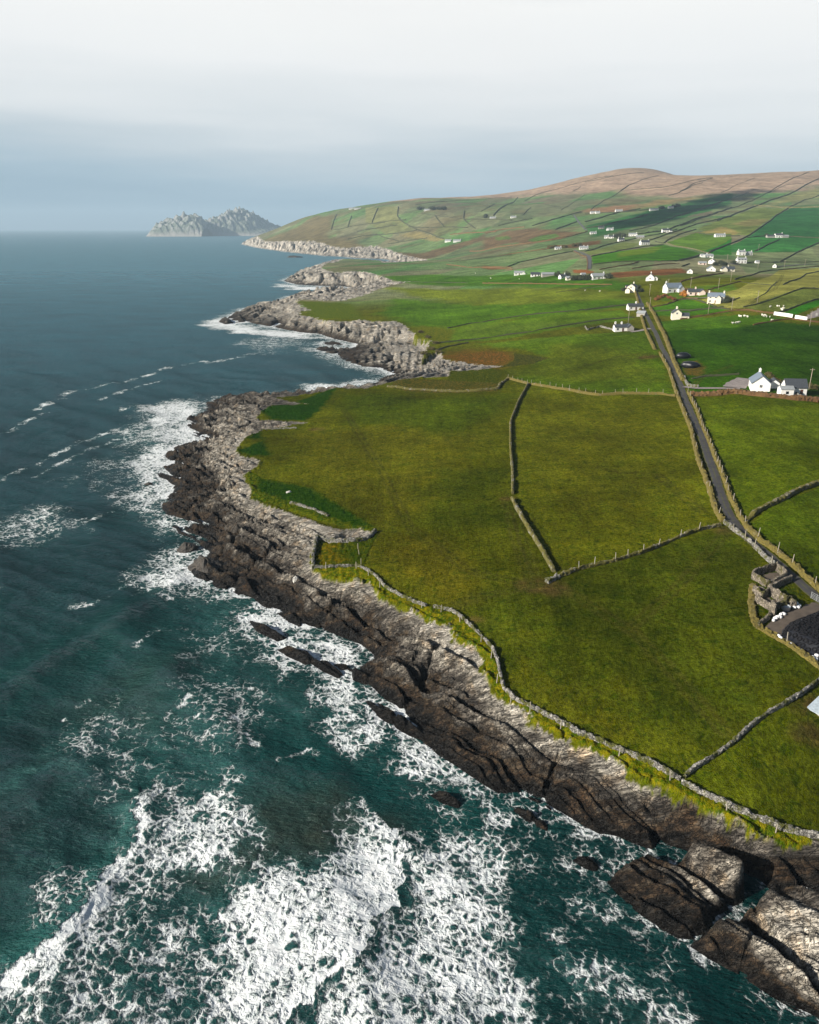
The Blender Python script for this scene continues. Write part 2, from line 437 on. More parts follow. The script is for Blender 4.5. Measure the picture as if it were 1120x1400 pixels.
# low rock platforms at the foot of the cliffs
for pp, zz in (([(455,492),(463,478),(490,469),(540,468),(575,474),(588,487),(596,500),(588,512),(560,514),(530,513),(500,503)], 3.2),
               ([(478,397),(490,391),(520,392),(506,399),(480,404),(450,407),(450,402)], 4.0), ([(295,441),(320,428),(372,424),(400,432),(395,444),(340,443)], 3.6)):
    pl = np.array([at0(q[0], q[1], 2.0) for q in pp])
    mm = sstep(-5, 4, sdist(x, y, pl))
    low = np.minimum(zr, .5 + zz * np.clip(s_main / 22, 0, 1) + .75 * st)
    zr = zr * (1 - mm) + low * mm
zr = np.where(s_main > 0, zr, s_main * .42 + st * .55 * np.exp(s_main / 3.5) - .1)
zs = hs[rock_here] + 0 + np.where(sd_sl[rock_here] > -3, st * .62 * sstep(-1, 1.5, sd_sl[rock_here]), 0)
zrock = np.maximum(zr, zs)
z = np.where(gd > 0, L, np.minimum(sd_main * .5, -1.5))
z[rock_here] = np.where(g_ > 0, L_ + .3 * st * sstep(2.0, 0, g_) * (1 - farm), zrock)
rock = np.zeros(X.shape)
edge = .6 * fbm(x / 2.6, y / 2.6, 81, 3) + .8 * perlin(x / 6, y / 6, 83)
edge = edge + .5 * fbm(x / .7, y / .7, 87, 2) * (y < 400)
rock[rock_here] = sstep(.22, -.22, g_ + edge * np.where(y > 400, 3.0, 1.0) + .35)
rock[gd < -4] = 1

# colours of fields (each field's own grass, with some shade painted in), laid down patch by patch
OL = (.098, .098, .012)
ground = np.tile(np.array(OL), (len(X), 1))
rough = np.zeros(X.shape)
def paint(px, col, rgh=None, soft=0.0, raw=False, amt=1.0):
    poly = np.array(px) if raw else wat(px)
    lo = poly.min(0) - soft; hi = poly.max(0) + soft
    k = np.nonzero((X > lo[0]) & (X < hi[0]) & (Y > lo[1]) & (Y < hi[1]))[0]
    if len(k) == 0: return
    if soft > 0:
        jit = soft * .8 * fbm(X[k] / (soft * 2.2), Y[k] / (soft * 2.2), int(abs(poly[0, 0])) % 97, 3)
        m = sstep(-soft, soft, sdist(X[k], Y[k], poly) + jit) * amt
    else: m = inside(X[k], Y[k], poly) * amt
    m = m[:, None]
    if col is not None:
      col = tuple(np.array(col) * ((.86, .93, .42) if col[1] > col[2] * 4.5 else (.95, .95, .8)))
      ground[k] = ground[k] * (1 - m) + np.array(col) * m
    if rgh is not None: rough[k] = rough[k] * (1 - m[:, 0]) + rgh * m[:, 0]
# hillside beyond the village: narrow fields that climb the slope, one tint each
ground *= np.array((.84, .92, .42)); fm = sstep(620, 800, Y)
q = (X - .42 * Y) / 95 + .25 * perlin(X / 400, Y / 400, 91); w = Y / 190 + .5 * hash01(np.floor(q), np.zeros_like(q), 7)
hh = hash01(np.floor(q), np.floor(w), 92); h2 = hash01(np.floor(q), np.floor(w), 93)
hill = np.stack([.07 + .085 * hh, .118 + .055 * h2, .045 + .04 * hh], 1)  # paler and greyer than the near grass, partly painted in place of haze
ground = ground * (1 - fm[:, None]) + hill * fm[:, None]
scrub = sstep(.1, .5, fbm(X / 170, Y / 170, 95, 3)) * sstep(900, 1400, Y) * .6
ground = ground * (1 - scrub[:, None]) + np.array((.12, .095, .05)) * scrub[:, None]
H6 = lambda p: Z(800, 310, 5.6, p)
H5 = lambda p: Z(800, 225, 5.6, p)
H4 = lambda p: Z(660, 300, 5.6, p)
H7 = lambda p: Z(930, 225, 5.895, p)
H8 = lambda p: Z(930, 325, 5.895, p)
H2 = lambda p: Z(500, 250, 5.6, p)
H1 = lambda p: Z(330, 255, 5.6, p)
H3 = lambda p: Z(660, 225, 5.6, p)
# the moor on top
paint([(520,274),(560,275.5),(596,271),(660,270.5),(695,267.8),(737,266),(776,264),(812,263),(846,260),(858,266),(907,265),(926,270),(950,268),(975,263),(1000,264),(1020,262),(1050,262),(1070,258),(1090,262),(1120,257)] , (.28,.20,.165), soft=25)
mx_ = wat([(520,274),(596,271),(660,270.5),(695,267.8),(737,266),(776,264),(812,263),(846,260),(880,268),(926,270),(975,265),(1000,264),(1050,263),(1090,258),(1120,254),(1250,250)])
moor_poly = np.vstack([mx_, [(6000, 3000), (9000, 9000), (-400, 9000), (-300, 4500)]])
paint(moor_poly, (.31,.222,.185), soft=40, raw=True)
paint(H5([(0,340),(300,310),(420,300),(350,360),(0,372)]), (.22,.13,.08), soft=14)
paint(H5([(350,330),(560,270),(900,250),(700,290),(420,340)]), (.22,.17,.09), soft=16)
paint(H7([(600,345),(900,235),(1120,190),(1120,260),(880,300),(640,350)]), (.19,.19,.09), soft=18)
paint(H7([(885,355),(1120,345),(1120,595),(545,590),(740,440)]), (.022,.10,.03))
paint(H7([(260,700),(540,590),(1120,590),(1120,640),(960,705)]), (.03,.125,.03))
paint(H7([(140,520),(600,350),(870,355),(720,440),(560,570),(300,560)]), (.11,.145,.04))
paint(H7([(150,550),(330,500),(380,510),(480,550),(430,570),(280,560)]), (.22,.18,.07), soft=4)
paint(H7([(400,480),(560,440),(720,440),(640,490),(520,500)]), (.17,.155,.06), soft=5)
paint(H5([(640,590),(1000,545),(1120,545),(1120,600),(960,665),(620,600)]), (.095,.14,.03))
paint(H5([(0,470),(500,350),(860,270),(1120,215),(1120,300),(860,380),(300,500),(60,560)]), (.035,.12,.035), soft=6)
paint(H5([(130,470),(480,365),(720,330),(860,290),(1120,225),(1120,262),(860,350),(560,425),(250,480)]), (.022,.09,.03), soft=9)  # the cloud shadow, painted into the grass as a darker green
paint(H6([(50,225),(600,135),(880,205),(700,265),(400,265),(60,290)]), (.045,.125,.014))
paint(H6([(250,200),(430,165),(600,150),(520,200),(250,235)]), (.095,.14,.02), soft=3)
paint(H6([(625,125),(850,45),(1120,55),(1120,85),(900,185)]), (.08,.14,.03))
paint(H6([(1120,90),(900,190),(980,215),(1120,215)]), (.025,.12,.022))
paint(H6([(0,190),(300,120),(420,130),(300,175),(40,218)]), (.12,.15,.05), soft=2)
# bracken and scrub
paint(H4([(0,160),(200,85),(420,65),(640,95),(760,95),(600,150),(440,175),(350,190),(180,185),(0,235)]), (.125,.085,.05), soft=9)
paint(H4([(345,160),(440,125),(560,110),(590,130),(470,160),(400,172)]), (.075,.13,.035), soft=2)
paint(H4([(90,135),(200,125),(220,150),(110,160)]), (.08,.12,.035), soft=2)
paint(H2([(240,530),(420,540),(560,500),(720,460),(900,400),(960,420),(760,490),(560,560),(420,590),(300,560)]), (.12,.085,.048), soft=9)
paint(H4([(480,200),(640,195),(900,160),(910,185),(700,220),(540,215)]), (.125,.07,.036), soft=4)
paint(H6([(200,352),(480,335),(740,318),(800,350),(620,372),(480,372),(260,392),(205,380)]), (.14,.062,.028), soft=2)
paint(H4([(690,385),(790,385),(860,400),(830,415),(700,410)]), (.18,.07,.03), soft=1)
paint(H4([(0,350),(160,370),(190,380),(60,385),(0,375)]), (.12,.07,.035), soft=3)
# pale fields of the far headland and its heath
paint(H2([(0,190),(250,183),(240,262),(315,325),(180,300),(40,318),(0,300)]), (.17,.175,.085))
paint(H2([(50,315),(180,300),(320,330),(380,365),(140,390),(90,360)]), (.14,.15,.075))
paint(H2([(340,380),(400,370),(615,428),(540,448),(420,430),(250,398)]), (.21,.18,.09))
paint(H1([(30,420),(100,370),(250,300),(420,240),(560,225),(700,220),(690,320),(640,380),(860,420),(1000,470),(800,490),(560,470),(300,470)]), (.135,.11,.06), soft=14)
# near and middle fields
paint([(590,375),(700,375),(800,378),(862,386),(868,393),(850,398),(700,392),(560,388),(520,378)], (.05,.11,.016), soft=7)
paint([(520,392),(700,394),(850,400),(862,412),(720,420),(560,404)], (.125,.145,.028), soft=10)
paint([(540,408),(720,416),(868,410),(872,420),(760,430),(610,448),(560,445),(520,430)], (.062,.118,.014), soft=9)
paint([(610,449),(760,431),(850,424),(868,436),(700,462),(598,470)], (.085,.135,.016), soft=0)
paint([(640,445),(760,440),(840,440),(700,456),(620,462)], (.085,.125,.025), soft=6)
paint([(650,470),(760,460),(885,452),(905,490),(922,540),(850,539),(757,529),(700,518),(733,497),(751,488),(720,478)], (.085,.13,.016), soft=2)
paint([(700,510),(760,470),(860,480),(910,520),(840,525),(760,520)], (.11,.13,.022), soft=9)
paint([(722,527),(709,549),(698,578),(698,610),(701,649),(701,678),(709,700),(724,726),(740,751),(762,787),(820,772),(878,756),(987,718),(969,667),(949,607),(930,553),(848,541),(788,536)], (.118,.118,.015))
paint([(735,560),(860,570),(900,640),(860,700),(780,690),(730,620)], (.135,.128,.02), soft=9, amt=.6)
paint([(762,789),(846,766),(917,741),(987,719),(1030,755),(1040,800),(1035,857),(1076,880),(1115,910),(1118,932),(1052,975),(968,1040),(936,1062),(826,1016),(737,973),(689,940),(683,905),(643,856),(600,832),(680,800),(748,797)], (.068,.078,.012), soft=2)
paint([(690,940),(760,985),(930,1060),(860,990),(760,930),(700,870)], (.10,.095,.014), soft=7, amt=.8)
paint([(400,600),(560,560),(640,600),(600,700),(520,720),(420,660)], (.125,.112,.02), soft=9, amt=.7)
paint([(500,760),(560,730),(700,800),(620,826),(560,812)], (.13,.105,.02), soft=6, amt=.7)
paint([(470,540),(700,540),(640,590),(480,580)], (.07,.10,.012), soft=9, amt=.7)
paint([(590,640),(700,640),(690,720),(600,720)], (.055,.075,.01), soft=8, amt=.6)
paint([(938,1064),(1000,1018),(1052,977),(1118,934),(1300,850),(1320,1250),(1120,1146),(1034,1118),(965,1086)], (.088,.098,.013))
paint([(945,545),(1004,541),(1120,552),(1300,560),(1300,640),(1120,664),(1036,700),(1012,712),(985,640)], (.098,.122,.013))
paint([(1020,722),(1053,693),(1120,667),(1300,640),(1400,850),(1118,800),(1060,752)], (.085,.112,.013))
paint([(912,452),(1000,447),(1060,440),(1120,446),(1400,440),(1400,548),(1120,548),(1083,544),(1046,540),(976,538),(945,536),(920,490)], (.038,.088,.008))
paint([(912,452),(1000,447),(1060,441),(1120,446),(1400,440),(1400,470),(1120,470),(960,472)], (.028,.074,.008), soft=8)
paint([(900,440),(930,437),(1000,431),(1060,432),(1075,436),(1030,445),(960,450),(912,452)], (.06,.12,.015))
paint([(960,410),(1010,395),(1040,382),(1066,369),(1120,366),(1300,366),(1300,392),(1120,394),(1096,393),(1075,404),(1018,421),(985,422)], (.19,.185,.05))
paint([(1020,421),(1096,395),(1120,396),(1400,400),(1400,420),(1120,408),(1070,427),(1030,423)], (.11,.135,.032))
paint([(1070,428),(1120,410),(1400,420),(1400,434),(1120,418),(1090,430)], (.03,.13,.014))
paint([(890,420),(940,408),(985,420),(1000,428),(930,432),(898,432)], (.05,.12,.014), soft=2)
paint([(905,397),(1000,388),(1010,395),(960,408),(905,412)], (.075,.12,.02), soft=2)
paint([(765,800),(850,855),(950,930),(1010,985),(985,1020),(930,985),(860,915),(780,845)], (.042,.05,.009), soft=5, amt=.75)  # shade of the hollow, painted into the grass as a dark band
# rough ground, banks and the strips outside the walls
STRIP = [(1300,1250),(1180,1190),(1120,1163),(1088,1171),(1077,1156),(1024,1139),(959,1104),(922,1083),(860,1059),(800,1020),(734,989),(683,952),(660,920),(666,897),(620,874),(597,854),(560,834),
 (520,818),(506,796),(443,791),(429,778),(489,774),(517,791),(549,816),(583,829),(617,836),(643,856),(674,889),(683,923),(689,943),(717,963),(763,987),(826,1017),(886,1043),(929,1066),(965,1088),(1034,1120),(1120,1147),(1180,1170),(1300,1220)]
paint(STRIP, (.19,.175,.02), rgh=1.0)
P7 = lambda p: Z(200, 500, 3.5, p)
paint(P7([(800,820),(870,850),(1000,845),(1080,820),(1110,800),(1060,900),(1040,960),(960,960),(830,965),(800,950)]), (.07,.085,.01), rgh=.9)
paint(P7([(815,850),(920,850),(940,950),(820,955)]), (.16,.12,.012), rgh=1, soft=2)
paint(P7([(540,215),(600,190),(840,188),(830,215),(760,262),(600,255)]), (.02,.058,.009), rgh=.6, soft=1.3)
paint(P7([(490,340),(540,310),(560,355),(480,345)]), (.02,.055,.009), rgh=.7, soft=1.3)
paint(P7([(430,410),(560,360),(600,430),(500,430)]), (.02,.055,.009), rgh=.7, soft=1.3)
paint(P7([(720,170),(900,105),(910,108),(845,195),(740,180)]), (.025,.065,.01), rgh=.7, soft=1.3)
paint(P7([(480,500),(560,540),(760,575),(1095,775),(1060,800),(900,760),(700,690),(510,640)]), (.10,.115,.015), rgh=1)
paint(P7([(540,540),(760,580),(1090,770),(1000,770),(860,720),(680,650),(530,600)]), (.026,.062,.01), rgh=.8, soft=1.3)
P6 = lambda p: Z(560, 360, 3.294, p)
paint(P6([(-60,520),(0,518),(350,528),(410,545),(395,578),(0,580),(-90,560)]), (.10,.085,.024), rgh=1)
paint(P6([(130,420),(250,393),(470,400),(480,435),(400,470),(180,450)]), (.17,.085,.032), rgh=1, soft=8)
paint(P6([(470,405),(560,415),(635,425),(560,452),(400,470),(470,440)]), (.07,.07,.022), rgh=1)
paint(P6([(50,280),(210,300),(180,350),(60,380)]), (.11,.11,.022), rgh=1, soft=2)
paint(P6([(170,490),(350,470),(420,490),(390,540),(180,530)]), (.08,.085,.016), rgh=1)
P5 = lambda p: Z(280, 340, 3.5, p)
paint(P5([(440,250),(570,255),(700,265),(760,340),(640,335),(480,330),(510,295)]), (.085,.10,.02), rgh=1, soft=4)
paint([(985,420),(1050,430),(1075,436),(1060,432),(1000,424)], (.15,.11,.04), rgh=.8)
paint(Z(860, 440, 4.308, [(320,235),(400,230),(450,270),(420,320),(330,310)]), (.13,.09,.03), rgh=.8, soft=1.5)
paint(H8([(0,470),(80,440),(300,440),(200,420),(20,400)]), (.14,.085,.04), rgh=.7, soft=2)
paint([(1031,789),(1056,778),(1075,792),(1100,815),(1085,840),(1058,846),(1036,858),(1027,800)], (.075,.085,.018), rgh=.7, soft=1)
# bare, poached earth at the gates
for p, r_ in (((740,801), 3.0), ((693,682), 1.5), ((992,726), 1.8), ((888,488), 4), ((1105,1000), 2), ((762,808), 2.0), ((724,799), 1.6), ((1112,965), 2), ((650,848), 1.0), ((431,587), 2)):
    cx, cy = at(*p); ang = np.linspace(0, 6.28, 14)[:-1]
    paint(np.stack([cx + r_ * np.cos(ang) * 1.3, cy + r_ * np.sin(ang)], 1), (.105,.072,.036), soft=1.5, raw=True, amt=.85)
# tracks worn along the walls
for tr in ([(735,800),(715,740),(705,700),(690,690)], [(728,800),(706,742),(697,702)], [(600,834),(660,815),(735,800)], [(470,560),(520,640),(560,720),(640,780),(735,800)], [(765,800),(860,860),(990,1000)], [(820,640),(900,650),(960,700)], [(990,730),(930,800),(860,860)], [(800,500),(860,485),(890,484)], [(1000,500),(960,515),(945,530)], [(1040,415),(1020,420),(1060,395),(1066,385),(1070,375)]):
    ln = wat(tr); lo = ln.min(0) - 3; hi = ln.max(0) + 3
    k = np.nonzero((X > lo[0]) & (X < hi[0]) & (Y > lo[1]) & (Y < hi[1]))[0]
    m = sstep(.8, .15, np.abs(pdist(X[k], Y[k], ln) - .8) + .3 * perlin(X[k] / 2, Y[k] / 2, 3))[:, None] * .6
    ground[k] = ground[k] * (1 - m) + np.array((.062,.062,.012)) * m
gm_ = (1 + .24 * sstep(430, 540, Y) - .2 * sstep(900, 1500, Y))[:, None]; ground = ground * gm_ * np.where((Y < 440)[:, None], np.array((.86, .87, .6)), 1.0)
# clumps of long grass are real bumps on the rough ground, finer tussocks in the fields
ng = np.nonzero((Y < 700) & (gd > -1))[0]
xx, yy = X[ng], Y[ng]
cl = np.abs(fbm(xx / 1.5, yy / 1.5, 101, 3)); cf = fbm(xx / .8, yy / .8, 103, 2)
z[ng] += (rough[ng] * .34 * cl + (1 - rough[ng]) * .07 * cf) * sstep(700, 300, yy)
keep = z > -2.2
F_ = np.arange((nr - 1) * (nc - 1)); ri = F_ // (nc - 1); ci = F_ % (nc - 1)
Q = np.stack([ri * nc + ci, ri * nc + ci + 1, (ri + 1) * nc + ci + 1, (ri + 1) * nc + ci], 1)
Q = Q[keep[Q].any(1)]
used = np.zeros(len(X), bool); used[Q.ravel()] = True
remap = np.cumsum(used) - 1
me = big_mesh('terrain', np.stack([X, Y, z], 1)[used], remap[Q])
pale = np.zeros(X.shape)
for px, v_ in (([(500,500),(520,478),(545,470),(590,474),(600,490),(620,497),(680,496),(690,503),(610,514),(545,516)], 4.5), ([(405,410),(470,396),(510,398),(490,411),(450,432),(420,436),(380,430),(350,438)], 3.5),
               ([(455,470),(560,450),(590,462),(560,474),(500,470)], 4.0), ([(280,545),(330,560),(345,600),(330,660),(345,690),(300,640),(270,590)], 3.0), ([(330,690),(420,720),(430,760),(400,720),(350,715)], 3.2),
               ([(924,1185),(938,1177),(965,1187),(991,1201),(1018,1211),(1021,1225),(1005,1241),(960,1215)], 6.5), ([(1010,1260),(1045,1240),(1090,1240),(1130,1260),(1200,1300),(1200,1400),(1130,1385),(1085,1335)], 6.0), ([(660,925),(740,985),(830,1045),(900,1085),(870,1090),(780,1045),(700,1000),(640,930)], 3.0), ([(560,840),(640,890),(660,920),(600,900)], 3.2), ([(440,380),(520,372),(545,385),(500,398),(440,372)], 4)):
    poly = np.array([at0(q[0], q[1], 3.0) for q in px]); sf = .035 * poly[:, 1].mean(); lo = poly.min(0) - sf; hi = poly.max(0) + sf
    k = np.nonzero((X > lo[0]) & (X < hi[0]) & (Y > lo[1]) & (Y < hi[1]) & (rock > 0))[0]
    if len(k): pale[k] = np.maximum(pale[k], v_ * sstep(-sf, sf, sdist(X[k], Y[k], poly)))
fattr(me, 'pale', pale[used])
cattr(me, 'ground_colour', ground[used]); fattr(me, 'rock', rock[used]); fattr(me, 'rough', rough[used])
print('terrain', len(Q))

M = {}
n = NT('turf_and_rock')
pos = n.n('ShaderNodeNewGeometry').outputs['Position']
sp = n.n('ShaderNodeSeparateXYZ'); n.put(sp.inputs[0], pos)
yfar = n.rng(sp.outputs[1], 350, 900)
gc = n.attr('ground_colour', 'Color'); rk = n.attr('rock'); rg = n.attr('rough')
n1 = n.noise(.045, 4, .55); n2 = n.noise(.35, 4, .6); n3 = n.noise(1.6, 3, .65); n4 = n.noise(5.0, 2, .6)
v0 = n.rng(n.noise(.013, 3, .5), .35, .65, .84, 1.18)  # broad tones: soft sunlit and shaded patches put into the colour
v1 = n.math('MULTIPLY', n.math('MULTIPLY', v0, n.rng(n1, .3, .7, .66, 1.34)), n.rng(n2, .3, .7, .78, 1.22))
v2 = n.math('MULTIPLY', n.rng(n3, .28, .72, .48, 1.5), n.rng(n4, .25, .75, .6, 1.4))
v2 = n.math('ADD', n.math('MULTIPLY', v2, n.math('SUBTRACT', 1, n.math('MULTIPLY', yfar, .8))), n.math('MULTIPLY', yfar, .8))
grass = n.mix(1.0, gc, n.math('MULTIPLY', v1, v2), 'MULTIPLY')
# clover-dark clumps and straw-pale tips
clump = n.math('MAXIMUM', n.rng(n.noise(.62, 4, .65, dist=.8), .53, .63), n.math('MULTIPLY', n.rng(n.noise(.16, 5, .7, dist=.5), .52, .68), .8))
grass = n.mix(n.math('MULTIPLY', clump, n.math('SUBTRACT', .68, n.math('MULTIPLY', yfar, .55))), grass, n.mix(1.0, grass, (.30, .52, .42), 'MULTIPLY'))
straw = n.rng(n.noise(.22, 4, .65), .5, .72)
grass = n.mix(n.math('MULTIPLY', straw, n.math('SUBTRACT', .42, n.math('MULTIPLY', yfar, .3))), grass, n.mix(1.0, grass, (1.55, 1.3, .95), 'MULTIPLY'))
streak = n.noise(1.0, 3, .6, co=n.map(scale=(.62, .035, 1), rot=(0, 0, .2)))
grass = n.mix(1.0, grass, n.rng(streak, .3, .7, .84, 1.16), 'MULTIPLY')
tall = n.mix(n.rng(n.noise(.9, 4, .7), .42, .62), n.mix(1.0, gc, (.45, .75, .6), 'MULTIPLY'), n.mix(1.0, gc, (1.75, 1.45, 1.2), 'MULTIPLY'))
tall = n.mix(n.rng(n4, .3, .7, 0, .6), tall, n.mix(1.0, tall, (.5, .55, .5), 'MULTIPLY'))
grass = n.mix(rg, grass, tall)
# rock: black weed and lichen by the water, brown above it, pale grey and bleached near the turf
def sn(sa, sb, det, loc=(0, 0, 0), dist=.35, rough=.6):
    return n.noise(1.0, det, rough, co=n.map(scale=(sa, sb, sb * .6), rot=(0, 0, -STR_ANG), loc=loc), dist=dist)
s1 = sn(.06, 1.25, 5); s4 = sn(.16, 3.6, 4, (5, 3, 1)); s5 = sn(.025, .42, 3, (2, 8, 4))
s2 = n.noise(.16, 4, .6)
s3 = n.noise(2.8, 4, .7)
patch_ = n.noise(.11, 5, .62, dist=.6)
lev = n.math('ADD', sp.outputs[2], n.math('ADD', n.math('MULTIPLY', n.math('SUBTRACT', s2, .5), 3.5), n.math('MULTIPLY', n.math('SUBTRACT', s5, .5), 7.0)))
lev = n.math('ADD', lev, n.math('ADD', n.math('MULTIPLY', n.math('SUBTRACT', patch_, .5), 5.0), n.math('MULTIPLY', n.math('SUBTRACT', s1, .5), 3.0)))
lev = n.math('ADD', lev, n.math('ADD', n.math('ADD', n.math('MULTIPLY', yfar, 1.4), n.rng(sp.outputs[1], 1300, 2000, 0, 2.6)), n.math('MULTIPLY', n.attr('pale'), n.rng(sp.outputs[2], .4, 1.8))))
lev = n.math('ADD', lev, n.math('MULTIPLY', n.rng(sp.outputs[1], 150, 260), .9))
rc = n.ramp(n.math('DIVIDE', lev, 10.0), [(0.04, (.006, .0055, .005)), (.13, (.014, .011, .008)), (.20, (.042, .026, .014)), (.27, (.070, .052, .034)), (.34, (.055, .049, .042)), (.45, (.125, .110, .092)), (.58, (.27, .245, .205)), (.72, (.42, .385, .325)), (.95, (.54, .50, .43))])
rc = n.mix(1.0, rc, n.rng(s3, .25, .75, .6, 1.4), 'MULTIPLY')
rc = n.mix(1.0, rc, n.math('MULTIPLY', n.rng(s1, .35, .65, .5, 1.4), n.rng(s4, .32, .68, .55, 1.4)), 'MULTIPLY')
cliff = n.noise(1.0, 4, .65, co=n.map(scale=(.13, .05, .02), rot=(0, 0, -.35)))
rc = n.mix(yfar, rc, n.mix(1.0, rc, n.rng(cliff, .38, .62, .25, 1.2), 'MULTIPLY'))
ochre = n.rng(n.noise(.35, 4, .65, dist=.4), .52, .68)
rc = n.mix(n.math('MULTIPLY', ochre, .55), rc, n.mix(1.0, rc, (1.3, 1.0, .68), 'MULTIPLY'))
bedl = n.rng(n.math('ABSOLUTE', n.math('SUBTRACT', sn(.05, .95, 4, (1, 2, 3)), .5)), .0, .020, 1, 0)
bedl2 = n.rng(n.math('ABSOLUTE', n.math('SUBTRACT', sn(.22, 2.6, 3, (9, 4, 2)), .5)), .0, .028, .75, 0)
crack = n.vor(1.0, 'DISTANCE_TO_EDGE', co=n.map(scale=(.30, .75, .5), rot=(0, 0, -STR_ANG + .15)))
crk = n.math('SUBTRACT', 1, n.math('MAXIMUM', n.math('MAXIMUM', bedl, bedl2), n.math('MULTIPLY', n.rng(crack, 0, .03, 1, 0), .4)))
rc = n.mix(n.math('MULTIPLY', n.math('SUBTRACT', 1, crk), n.math('SUBTRACT', .82, n.math('MULTIPLY', yfar, .6))), rc, (.012, .010, .009))
tuft = n.math('MULTIPLY', n.rng(n.noise(.55, 5, .7), .6, .68), n.rng(lev, 4.0, 6.0))
rc = n.mix(n.math('MULTIPLY', tuft, .35), rc, (.09, .085, .02))
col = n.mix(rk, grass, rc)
gb = n.bump(n.math('ADD', n.math('MULTIPLY', n3, .6), n4), n.math('ADD', .7, n.math('MULTIPLY', rg, .3)), .34)
hb = n.math('ADD', n.math('ADD', n.math('MULTIPLY', s1, 1.2), n.math('MULTIPLY', s4, .5)), n.math('ADD', n.math('MULTIPLY', s3, .22), n.math('MULTIPLY', crk, .5)))
rb = n.bump(hb, 1.0, .75)
mv = n.n('ShaderNodeMix'); mv.data_type = 'VECTOR'; n.put(mv.inputs[0], rk); n.put(mv.inputs[4], gb); n.put(mv.inputs[5], rb)
wetr = n.rng(lev, .3, 2.5, .35, .92)
rr = n.math('ADD', n.math('MULTIPLY', rk, n.math('SUBTRACT', wetr, .95)), .95)
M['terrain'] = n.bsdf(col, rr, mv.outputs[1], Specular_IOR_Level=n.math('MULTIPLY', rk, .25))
terrain = link('terrain', me, M['terrain'])
terrain['kind'] = 'structure'
terrain['label'] = 'green coastal farmland ending in tilted bare rock along the sea'

_ly = np.log(rows)
_zg = z.reshape(nr, nc)
def gz(px, py):                            # height of the finished ground
    px = np.asarray(px, float); py = np.asarray(py, float)
    u = px / py
    i = np.clip(np.searchsorted(cols, u) - 1, 0, nc - 2); j = np.clip(np.searchsorted(rows, py) - 1, 0, nr - 2)
    fa = np.clip((u - cols[i]) / (cols[i + 1] - cols[i]), 0, 1); fb = np.clip((py - rows[j]) / (rows[j + 1] - rows[j]), 0, 1)
    return (_zg[j, i] * (1 - fa) + _zg[j, i + 1] * fa) * (1 - fb) + (_zg[j + 1, i] * (1 - fa) + _zg[j + 1, i + 1] * fa) * fb

# ------------------------------------------------------------------ sea
srow = np.concatenate([geo(4, 34, .03), geo(34, 170, .0042), geo(170, 420, .006), geo(420, 2500, .012), geo(2500, 24000, .03), [24000.0]])
scol = np.concatenate([np.arange(-12, -1.7, .15), np.arange(-1.7, -.62, .02), np.arange(-.62, .86, .0024), np.arange(.86, 1.8, .03), np.arange(1.8, 12, .15)])
ns, nk = len(srow), len(scol)
su, sy = np.meshgrid(scol, srow); SX = (su * sy).ravel(); SY = sy.ravel()
ds = np.full(SX.shape, 400.0)
kk = np.nonzero(SY < 5000)[0]
for i in range(0, len(kk), 200000):
    k = kk[i:i + 200000]; ds[k] = -sdist(SX[k], SY[k], SHORE)
for poly, hh, ww in SLABS:
    lo = poly.min(0) - 20; hi = poly.max(0) + 20
    k = np.nonzero((SX > lo[0]) & (SX < hi[0]) & (SY > lo[1]) & (SY < hi[1]))[0]
    if len(k): ds[k] = np.minimum(ds[k], -sdist(SX[k], SY[k], poly))
foam = np.zeros(SX.shape); turb = np.zeros(SX.shape); milk = np.zeros(SX.shape)
def blob(arr, px, val, soft, mode='max', line=False):
    soft = soft * (1.3 if line else 2.3)
    poly = np.array([at0(*p) for p in px]); lo = poly.min(0) - soft * 3; hi = poly.max(0) + soft * 3
    k = np.nonzero((SX > lo[0]) & (SX < hi[0]) & (SY > lo[1]) & (SY < hi[1]))[0]
    if not len(k): return
    jit = soft * 1.1 * fbm(SX[k] / (soft * 2.5), SY[k] / (soft * 2.5), len(px) + int(val * 100), 4)
    if line: m = sstep(soft, 0, pdist(SX[k], SY[k], poly) + .7 * jit) * (.45 + .55 * sstep(-.3, .5, fbm(SX[k] / (soft * 5), SY[k] / (soft * 5), 12, 3)))
    else: m = sstep(-soft, soft, sdist(SX[k], SY[k], poly) + jit)
    arr[k] = np.maximum(arr[k], m * val)
# surf round the rocks, heavier on the open point than in the sheltered gut
expo = np.full(SX.shape, .35)
expo = np.maximum(expo, .95 * sstep(60, 20, np.hypot(SX + 75, (SY - 255) * .55)))
expo = np.maximum(expo, .85 * sstep(45, 10, np.hypot(SX + 30, SY - 135)))
expo = np.maximum(expo, .8 * sstep(28, 8, np.hypot(SX - 3, SY - 107)))
expo = np.maximum(expo, .8 * (SY > 400))
sw = 3.0 + 3.5 * sstep(150, 260, SY) + 1.0 * sstep(350, 600, SY)
surf = np.exp(-np.clip(ds, 0, None) / sw) * expo * np.clip(.9 + .7 * fbm(SX / (3 * sw), SY / (3 * sw), 5, 3), .05, 1.4)
foam = np.clip(surf, 0, .92)
blob(foam, [(205,560),(240,545),(300,538),(270,560),(262,585),(280,602),(240,612),(222,640),(215,660),(230,700),(262,715),(232,735),(262,760),(268,790),(228,780),(205,740),(200,690),(190,650),(200,610)], .74, 5)
blob(foam, [(160,590),(230,550),(230,570),(170,615)], .42, 4)
blob(foam, [(110,640),(200,600),(215,640),(190,690),(130,690)], .27, 6)
blob(foam, [(10,720),(60,690),(80,700),(30,730)], .36, 5)
blob(foam, [(300,815),(360,832),(440,862),(492,884),(505,900),(440,898),(360,880),(320,850)], .72, 1.8)
blob(foam, [(330,850),(395,880),(425,910),(470,940),(500,980),(560,1000),(620,1050),(640,1080),(560,1060),(480,1000),(420,930),(350,890)], .64, 2.4)
